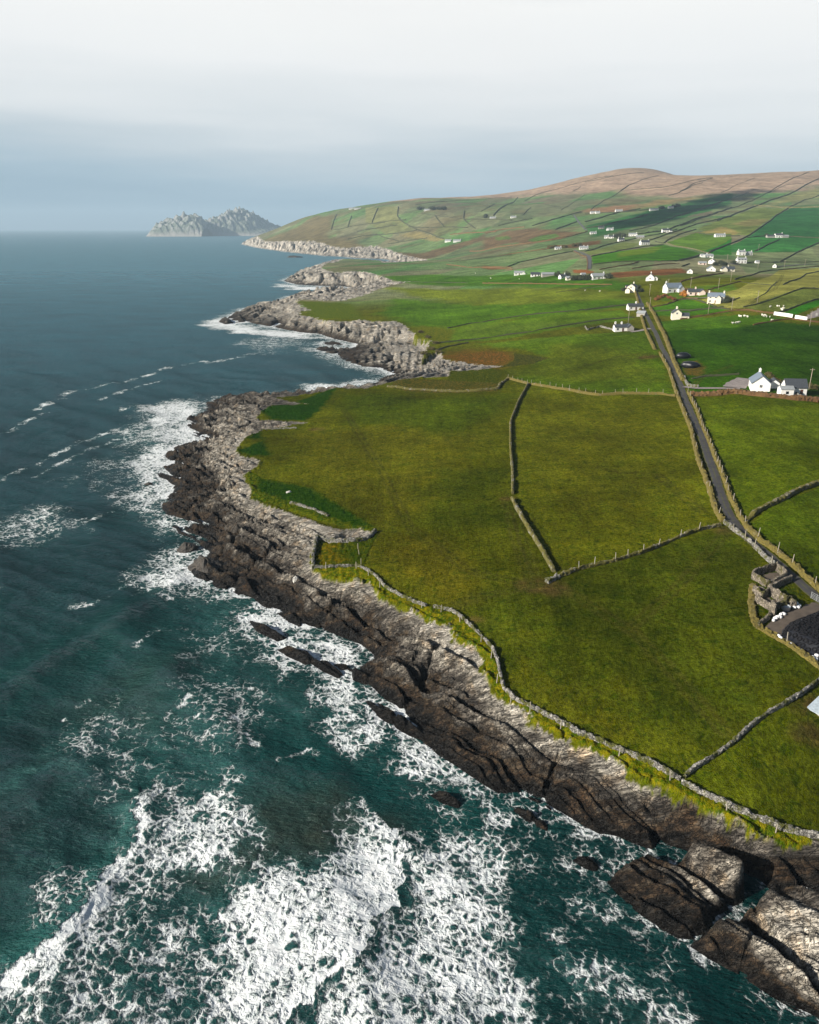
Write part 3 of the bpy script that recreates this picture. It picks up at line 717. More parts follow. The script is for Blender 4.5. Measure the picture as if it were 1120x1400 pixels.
blob(foam, [(440,915),(490,945),(540,985),(520,1000),(470,965)], .66, 1.5)
blob(foam, [(560,1010),(620,1060),(650,1080),(700,1105),(660,1110),(600,1080),(540,1030)], .74, 1.8)
blob(foam, [(300,1240),(330,1200),(400,1170),(440,1148),(540,1140),(556,1165),(545,1230),(525,1270),(470,1330),(380,1420),(270,1440),(290,1370),(280,1300)], .80, 3)
blob(foam, [(548,1160),(600,1150),(690,1168),(702,1190),(708,1240),(690,1300),(695,1370),(690,1460),(380,1460),(470,1340),(530,1270),(552,1220)], .62, 2.2)
blob(foam, [(200,1130),(235,1075),(300,1075),(345,1110),(350,1130),(310,1135),(320,1170),(340,1220),(310,1240),(250,1190),(205,1165)], .60, 1.8)
blob(foam, [(150,1240),(200,1180),(300,1240),(310,1420),(0,1450),(0,1370),(60,1340),(130,1260)], .37, 3)
blob(foam, [(90,1330),(200,1280),(300,1330),(300,1440),(0,1440),(30,1380)], .44, 3)
blob(foam, [(110,1020),(160,990),(200,1050),(205,1140),(160,1200),(110,1130)], .29, 4)
blob(foam, [(55,1215),(100,1200),(110,1245),(60,1260)], .42, 2)
blob(foam, [(250,860),(330,880),(340,960),(300,1000),(180,1010),(250,940)], .27, 4)
blob(foam, [(760,1290),(800,1280),(860,1330),(950,1390),(930,1420),(860,1380),(790,1330)], .5, 1.5)
blob(foam, [(700,1150),(760,1190),(860,1260),(900,1300),(840,1280),(750,1220)], .36, 1.5)
blob(foam, [(780,1400),(800,1320),(840,1380),(880,1420)], .4, 2)
blob(foam, [(275,440),(310,435),(340,446),(420,457),(440,462),(400,464),(330,455),(280,446)], .80, 4)
blob(foam, [(420,470),(470,466),(500,480),(530,505),(500,512),(455,495),(440,480)], .45, 5)
blob(foam, [(395,531),(440,526),(500,518),(520,520),(470,532),(430,537)], .72, 3)
blob(foam, [(375,388),(400,390),(450,394),(470,396),(420,397),(385,393)], .8, 8)
blob(foam, [(330,470),(400,452),(430,470),(360,486)], .3, 12)
# streaks blown out to sea
for ln in ([(165,598),(120,615),(90,630),(50,650)], [(160,585),(100,610),(50,635)], [(10,722),(40,703),(70,690)], [(130,730),(100,715),(150,700)], [(85,725),(120,715),(140,705)],
           [(280,494),(240,500),(180,520),(100,535),(50,560)], [(360,480),(320,490),(280,497)], [(100,830),(145,818)], [(165,805),(180,798)], [(330,560),(270,552),(170,560)],
           [(185,885),(215,860)], [(215,985),(255,965),(262,940),(275,920)], [(90,980),(120,955)], [(165,1035),(180,1060),(178,1085),(195,1100)], [(190,1060),(200,1100),(195,1145),(180,1160)],
           [(60,565),(10,590)], [(30,640),(0,655)], [(225,520),(180,530),(140,545)], [(255,830),(230,815),(205,818)], [(262,1015),(285,990),(270,980)],
           [(345,560+380),(340,965),(320,985),(345,1000)], [(310,1010),(330,1000),(355,1030)], [(380,1040),(420,1025),(450,1035)]):
    d0 = np.array([at0(*p) for p in ln])[:, 1].mean()
    blob(foam, ln, .52, .006 * d0 + .25, line=True)
# the breaker and the front of the broken wave
CREST = np.array([at0(*p) for p in [(-80,1400),(0,1345),(30,1322),(62,1305),(95,1275),(125,1245),(136,1222)]])
LIP = np.array([at0(*p) for p in [(136,1222),(150,1195),(185,1160),(196,1130),(192,1095)]])
FRONT = np.array([at0(*p) for p in [(538,1140),(553,1158),(548,1200),(532,1250),(505,1290),(470,1325),(420,1370),(370,1420)]])
dc = pdist(SX, SY, CREST); dl = pdist(SX, SY, LIP); df = pdist(SX, SY, FRONT)
wob = .5 * fbm(SX / 1.1, SY / 1.1, 88, 3)
# water colour: depth, aerated water, sand stirred up
blob(turb, [(0,900),(80,850),(180,830),(320,850),(420,950),(520,1060),(560,1130),(400,1180),(200,1180),(60,1100)], .55, 9)
blob(turb, [(140,1230),(300,1240),(330,1420),(100,1420)], .7, 5)
blob(turb, [(700,1200),(800,1270),(960,1400),(700,1440)], .3, 5)
blob(turb, [(440,960),(560,1040),(640,1110),(540,1100),(450,1020)], .6, 4)
blob(milk, [(90,1040),(150,990),(210,1060),(215,1130),(180,1200),(140,1230),(110,1150)], .6, 6)
blob(milk, [(200,960),(330,920),(360,980),(250,1010)], .5, 6)
blob(milk, [(190,600),(240,600),(240,760),(200,700)], .5, 9)
blob(milk, [(300,820),(430,870),(500,930),(520,970),(400,900)], .6, 4)
sand = np.zeros(SX.shape)
blob(sand, [(300,1100),(380,1085),(440,1100),(480,1140),(400,1165),(330,1180),(345,1150)], .8, 3)
blob(sand, [(120,960),(200,950),(230,1010),(150,1020)], .4, 5)
foam = np.clip(foam * (1 + .22 * fbm(SX / 9, SY / 9, 55, 4) * (foam < .9)), 0, 1)
gap_ = np.gradient(srow)[:, None] * np.ones((1, nk)); gap_ = gap_.ravel()
wv = np.zeros(SX.shape)
for wl, am, an, sdv in ((34, .55, -2.62, 1), (19, .30, -2.35, 2), (11, .19, -2.9, 3), (6.2, .10, -2.1, 4), (3.4, .055, -2.75, 5), (2.0, .03, -2.2, 6)):
    ph = (SX * math.cos(an) + SY * math.sin(an)) / wl * 2 * math.pi + 2.6 * fbm(SX / (wl * 2.2), SY / (wl * 2.2), 200 + sdv, 2)
    wv += am * (np.exp(np.sin(ph) - 1) * 1.6 - .75) * np.clip(1 - gap_ * 3.2 / wl, 0, 1)
calm = sstep(0, 14, ds) * .8 + .2
wv = wv * calm
nrm = np.array([.72, -.69])                 # the breaker leans towards the shore
sdc = (SX - CREST[3, 0]) * nrm[0] + (SY - CREST[3, 1]) * nrm[1]
def side(line):                              # +1 on the shoreward side of a crest
    best = np.full(SX.shape, 1e18); sg = np.zeros(SX.shape)
    for (ax, ay), (bx, by) in zip(line[:-1], line[1:]):
        ex, ey = bx - ax, by - ay; t = np.clip(((SX - ax) * ex + (SY - ay) * ey) / (ex * ex + ey * ey), 0, 1)
        d2 = (SX - ax - t * ex) ** 2 + (SY - ay - t * ey) ** 2; c = np.sign(ey * (SX - ax) - ex * (SY - ay))
        m = d2 < best; best = np.where(m, d2, best); sg = np.where(m, c, sg)
    return sg
sgc, sgl, sgf = side(CREST), side(LIP), side(FRONT[::-1])
wv += .3 * np.exp(-(dc / np.where(sgc > 0, 2.2, 3.6)) ** 2) * (1 + .35 * wob) + .55 * np.exp(-(dl / np.where(sgl > 0, 2.0, 3.2)) ** 2) + .16 * np.exp(-(df / np.where(sgf > 0, 1.6, 3.0)) ** 2) * (1 + .5 * wob)
foam = np.maximum(foam, np.where(sgc > 0, np.maximum(sstep(2.6, .4, dc + 1.3 * wob), .72 * np.exp(-dc / 7)), sstep(1.2, .2, dc + .9 * wob)))
foam = np.maximum(foam, np.where(sgl > 0, np.maximum(sstep(1.8, .1, dl + 1.3 * wob) * .8, .6 * np.exp(-dl / 5)), sstep(1.6, .1, dl + 1.2 * wob) * .66))
fsd = sgf * df + 1.5 * fbm(SX / 4.2, SY / 4.2, 91, 4)
foam = np.where(fsd < 0, np.maximum(foam, .86 * np.exp(fsd / 6.0) * (fsd > -9)), foam * (1 - .5 * np.exp(-(fsd / 1.6) ** 2)))
milk = np.maximum(milk, np.where(sgc < 0, .75 * np.exp(-(dc / 3.5) ** 2), 0)); milk = np.maximum(milk, np.where(sgl < 0, .8 * np.exp(-(dl / 4.5) ** 2), 0)); turb = np.maximum(turb, np.where(sgc < 0, np.exp(-(dc / 6) ** 2), 0))
SW2 = np.array([at0(*p) for p in [(-60,985),(0,945),(60,900),(120,868),(190,830),(240,800)]]); wv += .8 * np.exp(-(pdist(SX, SY, SW2) / 3.2) ** 2)
SW3 = np.array([at0(*p) for p in [(-20,1130),(60,1060),(130,1000),(190,950),(250,900)]]); wv += .5 * np.exp(-(pdist(SX, SY, SW3) / 3.2) ** 2)
foamy = np.clip(foam, 0, 1)
wv += .06 * foamy * fbm(SX / 1.6, SY / 1.6, 77, 3) * (SY < 200)
F_ = np.arange((ns - 1) * (nk - 1)); ri = F_ // (nk - 1); ci = F_ % (nk - 1)
Q = np.stack([ri * nk + ci, ri * nk + ci + 1, (ri + 1) * nk + ci + 1, (ri + 1) * nk + ci], 1)
Q = Q[(ds[Q] > -25).any(1)]
used = np.zeros(len(SX), bool); used[Q.ravel()] = True; remap = np.cumsum(used) - 1
me = big_mesh('sea', np.stack([SX, SY, wv], 1)[used], remap[Q])
fattr(me, 'foam', foam[used]); fattr(me, 'turbid', turb[used]); fattr(me, 'milky', milk[used]); fattr(me, 'sand', sand[used])
n = NT('sea_water')
pos = n.n('ShaderNodeNewGeometry').outputs['Position']
sp = n.n('ShaderNodeSeparateXYZ'); n.put(sp.inputs[0], pos)
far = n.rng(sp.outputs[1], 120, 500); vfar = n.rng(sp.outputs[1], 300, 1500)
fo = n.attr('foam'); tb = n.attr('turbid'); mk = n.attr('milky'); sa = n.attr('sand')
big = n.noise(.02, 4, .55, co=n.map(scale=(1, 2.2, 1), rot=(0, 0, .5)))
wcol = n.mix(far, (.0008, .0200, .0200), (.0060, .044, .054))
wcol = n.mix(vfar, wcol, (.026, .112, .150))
wcol = n.mix(1.0, wcol, n.rng(big, .3, .7, .72, 1.28), 'MULTIPLY')
wcol = n.mix(tb, wcol, (.005, .060, .054))
swirl = n.noise(.16, 5, .65, dist=1.4)
wcol = n.mix(n.math('MULTIPLY', mk, n.rng(swirl, .35, .7)), wcol, (.05, .165, .15))
wcol = n.mix(n.math('MULTIPLY', sa, n.rng(swirl, .3, .7, .5, 1)), wcol, (.036, .038, .024))
wcol = n.mix(n.math('MULTIPLY', tb, n.rng(n.noise(.09, 3, .6, dist=.8), .52, .72, 0, .6)), wcol, (.007, .017, .017))
# lace of foam: warped cells at two sizes, thinning out where there is less of it
def warp(scale, amt):
    v = n.n('ShaderNodeVectorMath'); v.operation = 'MULTIPLY_ADD'
    n.put(v.inputs[0], n.noise(scale, 4, .6, out=1)); v.inputs[1].default_value = (amt, amt, 0); n.put(v.inputs[2], n.co)
    return n.map(scale=(1, 1, 0), co=v.outputs[0])
def ridge(scale, det, rough, amt, wsc, pw):
    r = n.noise(scale, det, rough, co=warp(wsc, amt))
    return n.math('POWER', n.math('SUBTRACT', 1, n.math('ABSOLUTE', n.math('MULTIPLY', n.math('SUBTRACT', r, .5), 3.2)), clamp=True), pw)
e1 = n.vor(.85, 'DISTANCE_TO_EDGE', co=warp(.75, 1.7)); e3 = n.vor(.26, 'DISTANCE_TO_EDGE', co=warp(.35, 3.4))
w1 = n.rng(e1, 0, .42, 1, 0); w3 = n.rng(e3, 0, .34, 1, 0)
rd1 = ridge(.55, 3, .55, 2.4, .45, 1.6); rd2 = ridge(1.5, 2, .5, 1.0, 1.1, 1.4)
fine = n.noise(1.9, 3, .6); mid = n.noise(.20, 4, .6)
pat = n.math('ADD', n.math('MULTIPLY', w1, .40), n.math('ADD', n.math('MULTIPLY', w3, .22), n.math('ADD', n.math('MULTIPLY', rd1, .34), n.math('MULTIPLY', rd2, .08))))
pat = n.math('ADD', pat, n.math('ADD', n.math('MULTIPLY', n.math('SUBTRACT', fine, .5), .14), n.math('MULTIPLY', n.math('SUBTRACT', mid, .5), .60)))
th = n.rng(fo, 0, 1, .98, .24)
dif = n.math('SUBTRACT', pat, th)
fm_ = n.math('ADD', n.math('MULTIPLY', n.rng(dif, -.06, .20, smooth=True), .66), n.math('MULTIPLY', n.rng(dif, .04, .46), .34))
fm_ = n.math('MULTIPLY', fm_, n.rng(fo, .02, .22))
haze_ = n.math('MULTIPLY', n.rng(dif, -.40, .12), n.rng(fo, .06, .5, 0, .75))
wcol = n.mix(haze_, wcol, (.030, .115, .108))
# small whitecaps far out
wc = n.math('MULTIPLY', n.rng(n.noise(.13, 5, .7, co=n.map(scale=(1, 3.2, 1), rot=(0, 0, .55))), .70, .76), n.rng(n.noise(.012, 2, .5), .45, .65))
fm_ = n.math('MAXIMUM', fm_, n.math('MULTIPLY', wc, .35))
fcol = n.mix(n.rng(n.noise(1.1, 4, .65), .3, .7), (.60, .65, .67), (.86, .87, .87))
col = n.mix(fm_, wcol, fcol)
rip = n.math('ADD', n.noise(.9, 5, .62, co=n.map(scale=(1, 2.0, 1), rot=(0, 0, .55))), n.math('MULTIPLY', n.noise(.16, 4, .6, co=n.map(scale=(1, 2.6, 1), rot=(0, 0, .5))), 2.2))
hgt_ = n.math('ADD', n.math('MULTIPLY', rip, n.math('SUBTRACT', 1, n.math('MULTIPLY', fm_, .7))), n.math('MULTIPLY', fm_, .12))
nb = n.bump(hgt_, n.math('SUBTRACT', 1.0, n.math('MULTIPLY', vfar, .45)), .6)
fr_ = n.n('ShaderNodeFresnel'); fr_.inputs['IOR'].default_value = 1.33; n.put(fr_.inputs['Normal'], nb)
# a rough sea never mirrors fully at grazing angles: the wave slopes hide one another
rf = n.math('MULTIPLY', n.math('MINIMUM', fr_.outputs[0], n.math('SUBTRACT', .30, n.math('MULTIPLY', far, .08))), n.math('MULTIPLY', n.math('SUBTRACT', 1, fm_), n.math('ADD', .55, n.math('MULTIPLY', far, .45))))
gl = n.n('ShaderNodeBsdfGlossy'); gl.inputs['Color'].default_value = (.80, .95, 1.0, 1); n.put(gl.inputs['Roughness'], n.math('ADD', .12, n.math('MULTIPLY', vfar, .16))); n.put(gl.inputs['Normal'], nb)
df = n.n('ShaderNodeBsdfDiffuse'); n.put(df.inputs['Color'], col); n.put(df.inputs['Normal'], nb)
ms = n.n('ShaderNodeMixShader'); n.put(ms.inputs[0], rf); n.t.links.new(df.outputs[0], ms.inputs[1]); n.t.links.new(gl.outputs[0], ms.inputs[2]); n.t.links.new(ms.outputs[0], n.out.inputs[0])
M['sea'] = n.m
sea = link('sea', me, M['sea']); sea['kind'] = 'structure'
sea['label'] = 'dark teal sea with white surf breaking on the rocks'

# ------------------------------------------------------------------ haze over the whole scene
def box_mesh(name, lo, hi):
    me = bpy.data.meshes.new(name)
    v = [(a, b, c) for a in (lo[0], hi[0]) for b in (lo[1], hi[1]) for c in (lo[2], hi[2])]
    me.from_pydata(v, [], [(0,1,3,2),(4,6,7,5),(0,4,5,1),(2,3,7,6),(0,2,6,4),(1,5,7,3)]); me.update(); return me
hm = bpy.data.materials.new('haze'); hm.use_nodes = True; t_ = hm.node_tree; t_.nodes.clear()
o_ = t_.nodes.new('ShaderNodeOutputMaterial'); pv = t_.nodes.new('ShaderNodeVolumePrincipled')
pv.inputs['Color'].default_value = (.60, .81, 1.0, 1); pv.inputs['Density'].default_value = 7.5e-5; pv.inputs['Anisotropy'].default_value = .0
t_.links.new(pv.outputs[0], o_.inputs['Volume'])
hz = link('haze', box_mesh('haze', (-45000, -600, -8), (45000, 25000, 560)), hm); hz['kind'] = 'stuff'
hz['label'] = 'thin blue sea haze over the far coast'

# ================================================================== things
def tag(o, label=None, cat=None, group=None, kind=None):
    if label: o['label'] = label
    if cat: o['category'] = cat
    if group: o['group'] = group
    if kind: o['kind'] = kind
    return o
def empty(name, loc, rz=0.0):
    o = bpy.data.objects.new(name, None); COL.objects.link(o); o.location = loc; o.rotation_euler = (0, 0, rz); o.empty_display_size = .5
    return o
class MB:                                    # gathers boxes, tubes and sheets into one mesh
    def __init__(s): s.v = []; s.f = []
    def add(s, v, f):
        k = len(s.v); s.v += [tuple(p) for p in v]; s.f += [tuple(i + k for i in q) for q in f]; return s
    def box(s, x0, x1, y0, y1, z0, z1):
        return s.add([(x0,y0,z0),(x1,y0,z0),(x1,y1,z0),(x0,y1,z0),(x0,y0,z1),(x1,y0,z1),(x1,y1,z1),(x0,y1,z1)],
                     [(0,3,2,1),(4,5,6,7),(0,1,5,4),(1,2,6,5),(2,3,7,6),(3,0,4,7)])
    def tube(s, p0, p1, r0, r1, n=8, cap=True):
        p0 = Vector(p0); p1 = Vector(p1); d = (p1 - p0).normalized(); a = d.orthogonal().normalized(); b = d.cross(a)
        v = []
        for p, r in ((p0, r0), (p1, r1)):
            v += [p + (a * math.cos(6.2832 * i / n) + b * math.sin(6.2832 * i / n)) * r for i in range(n)]
        f = [(i, (i + 1) % n, n + (i + 1) % n, n + i) for i in range(n)]
        if cap: f += [tuple(range(n - 1, -1, -1)), tuple(range(n, 2 * n))]
        return s.add(v, f)
    def build(s, name, mat, parent=None, smooth=False):
        me = bpy.data.meshes.new(name); me.from_pydata(s.v, [], s.f); me.update()
        return link(name, me, mat, parent, smooth)
def flatmat(name, col, rough=.85, var=.25, scale=3.0, **k):
    n = NT(name); f = n.noise(scale, 4, .6)
    c = n.mix(1.0, col, n.rng(f, .25, .75, 1 - var, 1 + var), 'MULTIPLY')
    M[name] = n.bsdf(c, rough, n.bump(f, .25, .05), **k); return M[name]
flatmat('white_render', (.78, .77, .74), .9, .07, 1.2)
flatmat('cream_render', (.74, .69, .57), .9, .08, 1.2)
flatmat('pink_render', (.74, .60, .52), .9, .08, 1.2)
flatmat('grey_render', (.34, .32, .29), .9, .15, 1.2)
def slate(name, col):
    n = NT(name); w = n.vor(2.6, 'F1', co=n.map(scale=(1, 1.4, 1.4)), out=0)
    c = n.mix(1.0, col, n.rng(n.math('MULTIPLY', 1.0, w), 0, 1, .75, 1.2), 'MULTIPLY')
    M[name] = n.bsdf(c, .55, n.bump(n.noise(4, 2), .3, .03)); return M[name]
slate('dark_slate', (.055, .062, .072)); slate('blue_slate', (.16, .20, .25)); slate('grey_slate', (.28, .30, .31)); slate('light_sheet', (.32, .38, .43))
flatmat('glass', (.02, .025, .03), .12, .1); flatmat('door_paint', (.10, .045, .03), .5, .1); flatmat('white_frame', (.8, .8, .78), .5, .05)
flatmat('asphalt', (.085, .082, .085), .9, .25, .6); flatmat('yard_concrete', (.085, .066, .05), .9, .45, .5); flatmat('gravel_drive', (.22, .19, .18), .95, .3, .8)
flatmat('rubber', (.007, .007, .009), .85, .4, 6, Specular_IOR_Level=.2); flatmat('black_sheet', (.008, .009, .013), .4, .3, 2); flatmat('white_plastic', (.8, .8, .8), .45, .05)
flatmat('wool', (.72, .69, .60), 1, .1, 9); flatmat('old_wood', (.30, .27, .22), .9, .3, 8); flatmat('galvanised', (.5, .52, .54), .4, .15, 4, Metallic=.6)
flatmat('pole_wood', (.33, .28, .22), .9, .2, 4); flatmat('gravestone', (.36, .35, .33), .9, .3, 4)
def wallmat(name, stone, green, amount, sc=2.6):
    n = NT(name)
    e = n.vor(sc, 'DISTANCE_TO_EDGE', rand=1); cidc = n.vor(sc, 'F1', out=1)
    sx = n.n('ShaderNodeSeparateColor'); n.put(sx.inputs[0], cidc)
    c = n.mix(1.0, stone, n.rng(sx.outputs[0], 0, 1, .55, 1.35), 'MULTIPLY')
    c = n.mix(n.rng(e, 0, .07, 1, 0), c, (.03, .027, .024))
    nz = n.noise(.55, 5, .7)
    gcol = n.mix(n.noise(2.2, 3, .7), n.mix(1.0, green, (.5, .62, .5), 'MULTIPLY'), n.mix(1.0, green, (1.5, 1.35, 1.1), 'MULTIPLY'))
    c = n.mix(n.rng(nz, .62 - amount * .3, .66 - amount * .22), c, gcol)
    M[name] = n.bsdf(c, .95, n.bump(n.math('ADD', n.rng(e, 0, .12), n.noise(3, 3)), .9, .12)); return M[name]
wallmat('dry_stone', (.27, .26, .235), (.08, .085, .02), .42, 3.2)
wallmat('mossy_stone', (.25, .235, .19), (.115, .105, .02), .8, 3.0)
wallmat('grass_bank', (.24, .21, .15), (.15, .122, .028), 1.05)
wallmat('pen_stone', (.21, .18, .14), (.07, .065, .02), .35, 2.6)
wallmat('russet_bank', (.16, .12, .08), (.14, .075, .03), 1.1)
wallmat('dark_hedge', (.06, .056, .04), (.046, .052, .024), 1.2, 1.2)

def resample(P, ds):
    P = np.asarray(P, float); d = np.r_[0, np.cumsum(np.hypot(*np.diff(P, axis=0).T))]
    n_ = max(2, int(d[-1] / ds) + 1); t = np.linspace(0, d[-1], n_)
    x = np.interp(t, d, P[:, 0]); y = np.interp(t, d, P[:, 1])
    k = np.ones(5) / 5                        # rounds the corners of the traced line
    if n_ > 8:
        x[2:-2] = np.convolve(x, k, 'valid'); y[2:-2] = np.convolve(y, k, 'valid')
    return np.stack([x, y], 1)
_sec = np.array([(-.5, -.35), (-.5, .25), (-.46, .62), (-.34, .93), (0, 1.0), (.34, .93), (.46, .62), (.5, .25), (.5, -.35)])
def wall_line(name, px, w, h, mat, label=None, cat=None, ds=.4, amp=.1, parent=None, group=None, raw=False, seed=0, top=.2):
    P = np.asarray(px, float) if raw else wat(px)
    P = resample(P, ds); n_ = len(P)
    T = np.gradient(P, axis=0); T /= np.linalg.norm(T, axis=1)[:, None] + 1e-9; Nn = np.stack([T[:, 1], -T[:, 0]], 1)
    s = np.arange(n_) * ds
    hh = h * (1 + top * 1.3 * perlin(s / 1.7, s * 0 + seed, 3) + top * perlin(s / (6 + w), s * 0 + seed, 4) - 2.2 * top * sstep(.45, .8, perlin(s / 9, s * 0 + seed + .5, 6))).clip(.15, 2); ww = w * (1 + .25 * perlin(s / 4.1, s * 0 + seed, 5))
    V = np.zeros((n_, 9, 3))
    cz = gz(P[:, 0], P[:, 1])
    for j, (a, b) in enumerate(_sec):
        q = P + Nn * (a * ww)[:, None]
        bz = np.minimum(cz, gz(q[:, 0], q[:, 1])) if j in (0, 8) else cz
        V[:, j, 0] = q[:, 0]; V[:, j, 1] = q[:, 1]; V[:, j, 2] = bz + b * hh if j not in (0, 8) else bz - .3
    V[:, 1:8] += amp * rng.normal(0, .5, (n_, 7, 3)).clip(-1, 1)
    f = [(i * 9 + j, (i + 1) * 9 + j, (i + 1) * 9 + j + 1, i * 9 + j + 1) for i in range(n_ - 1) for j in range(8)]
    f += [tuple(range(8, -1, -1)), tuple((n_ - 1) * 9 + j for j in range(9))]
    me = bpy.data.meshes.new(name); me.from_pydata(V.reshape(-1, 3).tolist(), [], f); me.update()
    o = link(name, me, M[mat], parent)
    if label: tag(o, label, cat, group)
    return o
_post = MB().tube((0, 0, -.4), (0, 0, 1.25), .075, .06, 6).add([(-.06,-.06,1.24),(.06,-.06,1.24),(.06,.06,1.24),(-.06,.06,1.24),(0,0,1.32)], [(0,1,4),(1,2,4),(2,3,4),(3,0,4)])
post0 = None
def posts(px, spacing, off, label, group, hs=1.0, pts=None):
    global post0
    P = resample(wat(px), .5) if pts is None else np.array(pts)
    d = np.r_[0, np.cumsum(np.hypot(*np.diff(P, axis=0).T))]; T = np.gradient(P, axis=0); T /= np.linalg.norm(T, axis=1)[:, None] + 1e-9
    t = random.uniform(0, spacing)
    while t < d[-1]:
        i = min(int(np.searchsorted(d, t)), len(P) - 1)
        x = P[i, 0] + T[i, 1] * off; y = P[i, 1] - T[i, 0] * off
        if post0 is None: o = post0 = _post.build('fence_post', M['old_wood'])
        else: o = post0.copy(); COL.objects.link(o)
        o.location = (x, y, float(gz(x, y))); o.rotation_euler = (random.uniform(-.09, .09), random.uniform(-.09, .09), random.uniform(0, 3)); o.scale = (1.25, 1.25, hs * random.uniform(.9, 1.15))
        tag(o, label, 'fence post', group)
        t += spacing * random.uniform(.55, 1.5)

# ------------------------------------------------------------------ walls of the near fields
COAST_A = [(427,778),(457,776),(489,774),(500,779),(517,791),(526,803),(549,816),(571,826),(583,829)]
COAST_B = [(593,831),(617,836),(629,843),(643,856),(660,871),(674,889),(681,906),(684,923),(689,943),(703,957),(717,963),(737,974),(763,987),(791,1004),(826,1017),(857,1031),(886,1043),(914,1059),(930,1067)]
COAST_C = [(933,1072),(965,1088),(997,1104),(1034,1120),(1077,1135),(1120,1147),(1200,1172),(1290,1205)]
wall_line('stone_wall', COAST_A, .4, .6, 'dry_stone', 'pale dry stone wall along the cliff edge, from the small walled enclosure to the gap', 'wall', .3, .14, seed=1)
wall_line('stone_wall', COAST_B, .42, .7, 'dry_stone', 'long curving grey dry stone wall between the big field and the bare shore rocks', 'wall', .3, .15, seed=2)
wall_line('stone_wall', COAST_C, .55, .75, 'dry_stone', 'broad grey dry stone wall between the lowest corner field and the rock gully', 'wall', .3, .15, seed=3)
wall_line('stone_wall', [(429,779),(428,763),(434,736),(449,739),(463,742),(486,741),(503,737),(514,727)], .7, .9, 'dry_stone', 'low stone wall round the top of the small grassy enclosure above the rocks', 'wall', .3, .14, seed=4)
wall_line('stone_wall', Z(200,500,3.5,[(690,660),(740,672),(800,690),(870,722)]), .7, .5, 'dry_stone', 'short tumbled white stone wall in the grass above the point', 'wall', .3, .16, seed=5)
wall_line('stone_wall', Z(200,500,3.5,[(545,308),(620,303),(690,300),(720,300)]), .6, .5, 'dry_stone', 'broken line of stones at the neck of the rocky point', 'wall', .3, .16, seed=6)
W3 = [(722,526),(709,549),(698,578),(698,610),(701,649),(701,676)]
W3b = [(700,683),(709,700),(724,726),(740,751),(757,782)]
wall_line('field_wall', W3, .7, 1.0, 'mossy_stone', 'upper half of the winding grassy stone wall between the two big olive fields', 'wall', .4, .16, seed=7)
wall_line('field_wall', W3b, .75, 1.0, 'mossy_stone', 'lower half of the winding grassy stone wall, below the muddy gateway', 'wall', .4, .16, seed=8)
W4 = [(766,788),(791,779),(820,772),(846,766),(878,756),(917,740),(949,727),(985,719)]
wall_line('field_wall', W4, .65, .75, 'mossy_stone', 'low stone wall rising from the muddy gateway to the bend in the lane', 'wall', .35, .18, seed=9)
wall_line('field_wall', [(747,797),(757,793),(763,789)], 1.2, .8, 'dry_stone', 'short stub of stone wall beside the muddy gateway', 'wall', .35, .18, seed=10)
W5 = [(694,518),(721,525),(757,531),(788,536),(818,541),(848,539),(900,539),(924,542)]
wall_line('field_wall', W5, 1.0, .95, 'grass_bank', 'straw coloured stone bank across the top of the two olive fields', 'wall', .5, .2, seed=11)
wall_line('field_wall', [(530,529),(560,533),(600,535),(621,536),(650,535),(681,532),(684,525),(694,519)], 1.1, .8, 'mossy_stone', 'rough stone edging between the olive field and the brown rushy strip', 'wall', .45, .2, seed=12)
LW1 = [(868,398),(873,415),(879,440),(886,459),(895,478)]
LW2 = [(902,483),(915,507),(923,533),(932,556),(944,586),(949,607),(957,637),(969,667),(980,702),(988,714)]
LW3 = [(990,715),(1009,730),(1022,740),(1033,750),(1052,769),(1060,777)]
wall_line('lane_bank', LW1, 1.3, 1.1, 'grass_bank', 'dry grassy bank seaward of the lane, beside the grey roofed cottage', 'bank', .6, .3, seed=13)
wall_line('lane_bank', LW2, 1.0, 1.1, 'grass_bank', 'long straw topped stone bank on the seaward side of the straight lane', 'bank', .5, .26, seed=14)
wall_line('stone_wall', LW3, .5, .95, 'dry_stone', 'pale dry stone wall beside the lane from its bend down to the sheep pens', 'wall', .35, .16, seed=15)
RB1 = [(885,415),(893,428),(899,440),(910,463),(920,491),(930,513),(934,521)]
RB2 = [(941,537),(953,561),(964,591),(978,626),(990,656),(999,681),(1011,707),(1022,723),(1039,740),(1052,748),(1076,767),(1097,786),(1118,806),(1150,832)]
wall_line('lane_bank', RB1, 1.7, 1.2, 'grass_bank', 'overgrown brown bank on the inland side of the lane above the driveway', 'bank', .6, .34, seed=16)
wall_line('lane_bank', RB2, .95, .95, 'grass_bank', 'long yellow grassed bank with posts on the inland side of the lane', 'bank', .5, .28, seed=17)
wall_line('field_wall', [(1019,714),(1036,700),(1053,691),(1069,684),(1087,673),(1106,666),(1160,650)], 1.0, 1.0, 'mossy_stone', 'mossy stone wall climbing inland from the grassed lane bank', 'wall', .45, .2, seed=18)
wall_line('hedgerow', [(943,541),(976,540),(1004,537),(1030,540),(1046,542),(1083,546),(1150,553)], 3.0, 1.4, 'russet_bank', 'russet bramble hedgerow in front of the pair of white houses', 'hedge', .6, .4, seed=19)
wall_line('stone_wall', [(936,1064),(945,1054),(968,1040),(1000,1018),(1031,989),(1052,975),(1076,962),(1097,949),(1118,932),(1160,905)], .42, .7, 'dry_stone', 'grey dry stone wall climbing from the coast wall to the sheet roofed shed', 'wall', .3, .15, seed=20)
wall_line('silage_bank', [(1036,857),(1054,867),(1076,880),(1095,893),(1115,909),(1140,925)], 1.2, .5, 'grass_bank', 'low yellow grass bank edging the silage yard', 'bank', .5, .24, seed=21)
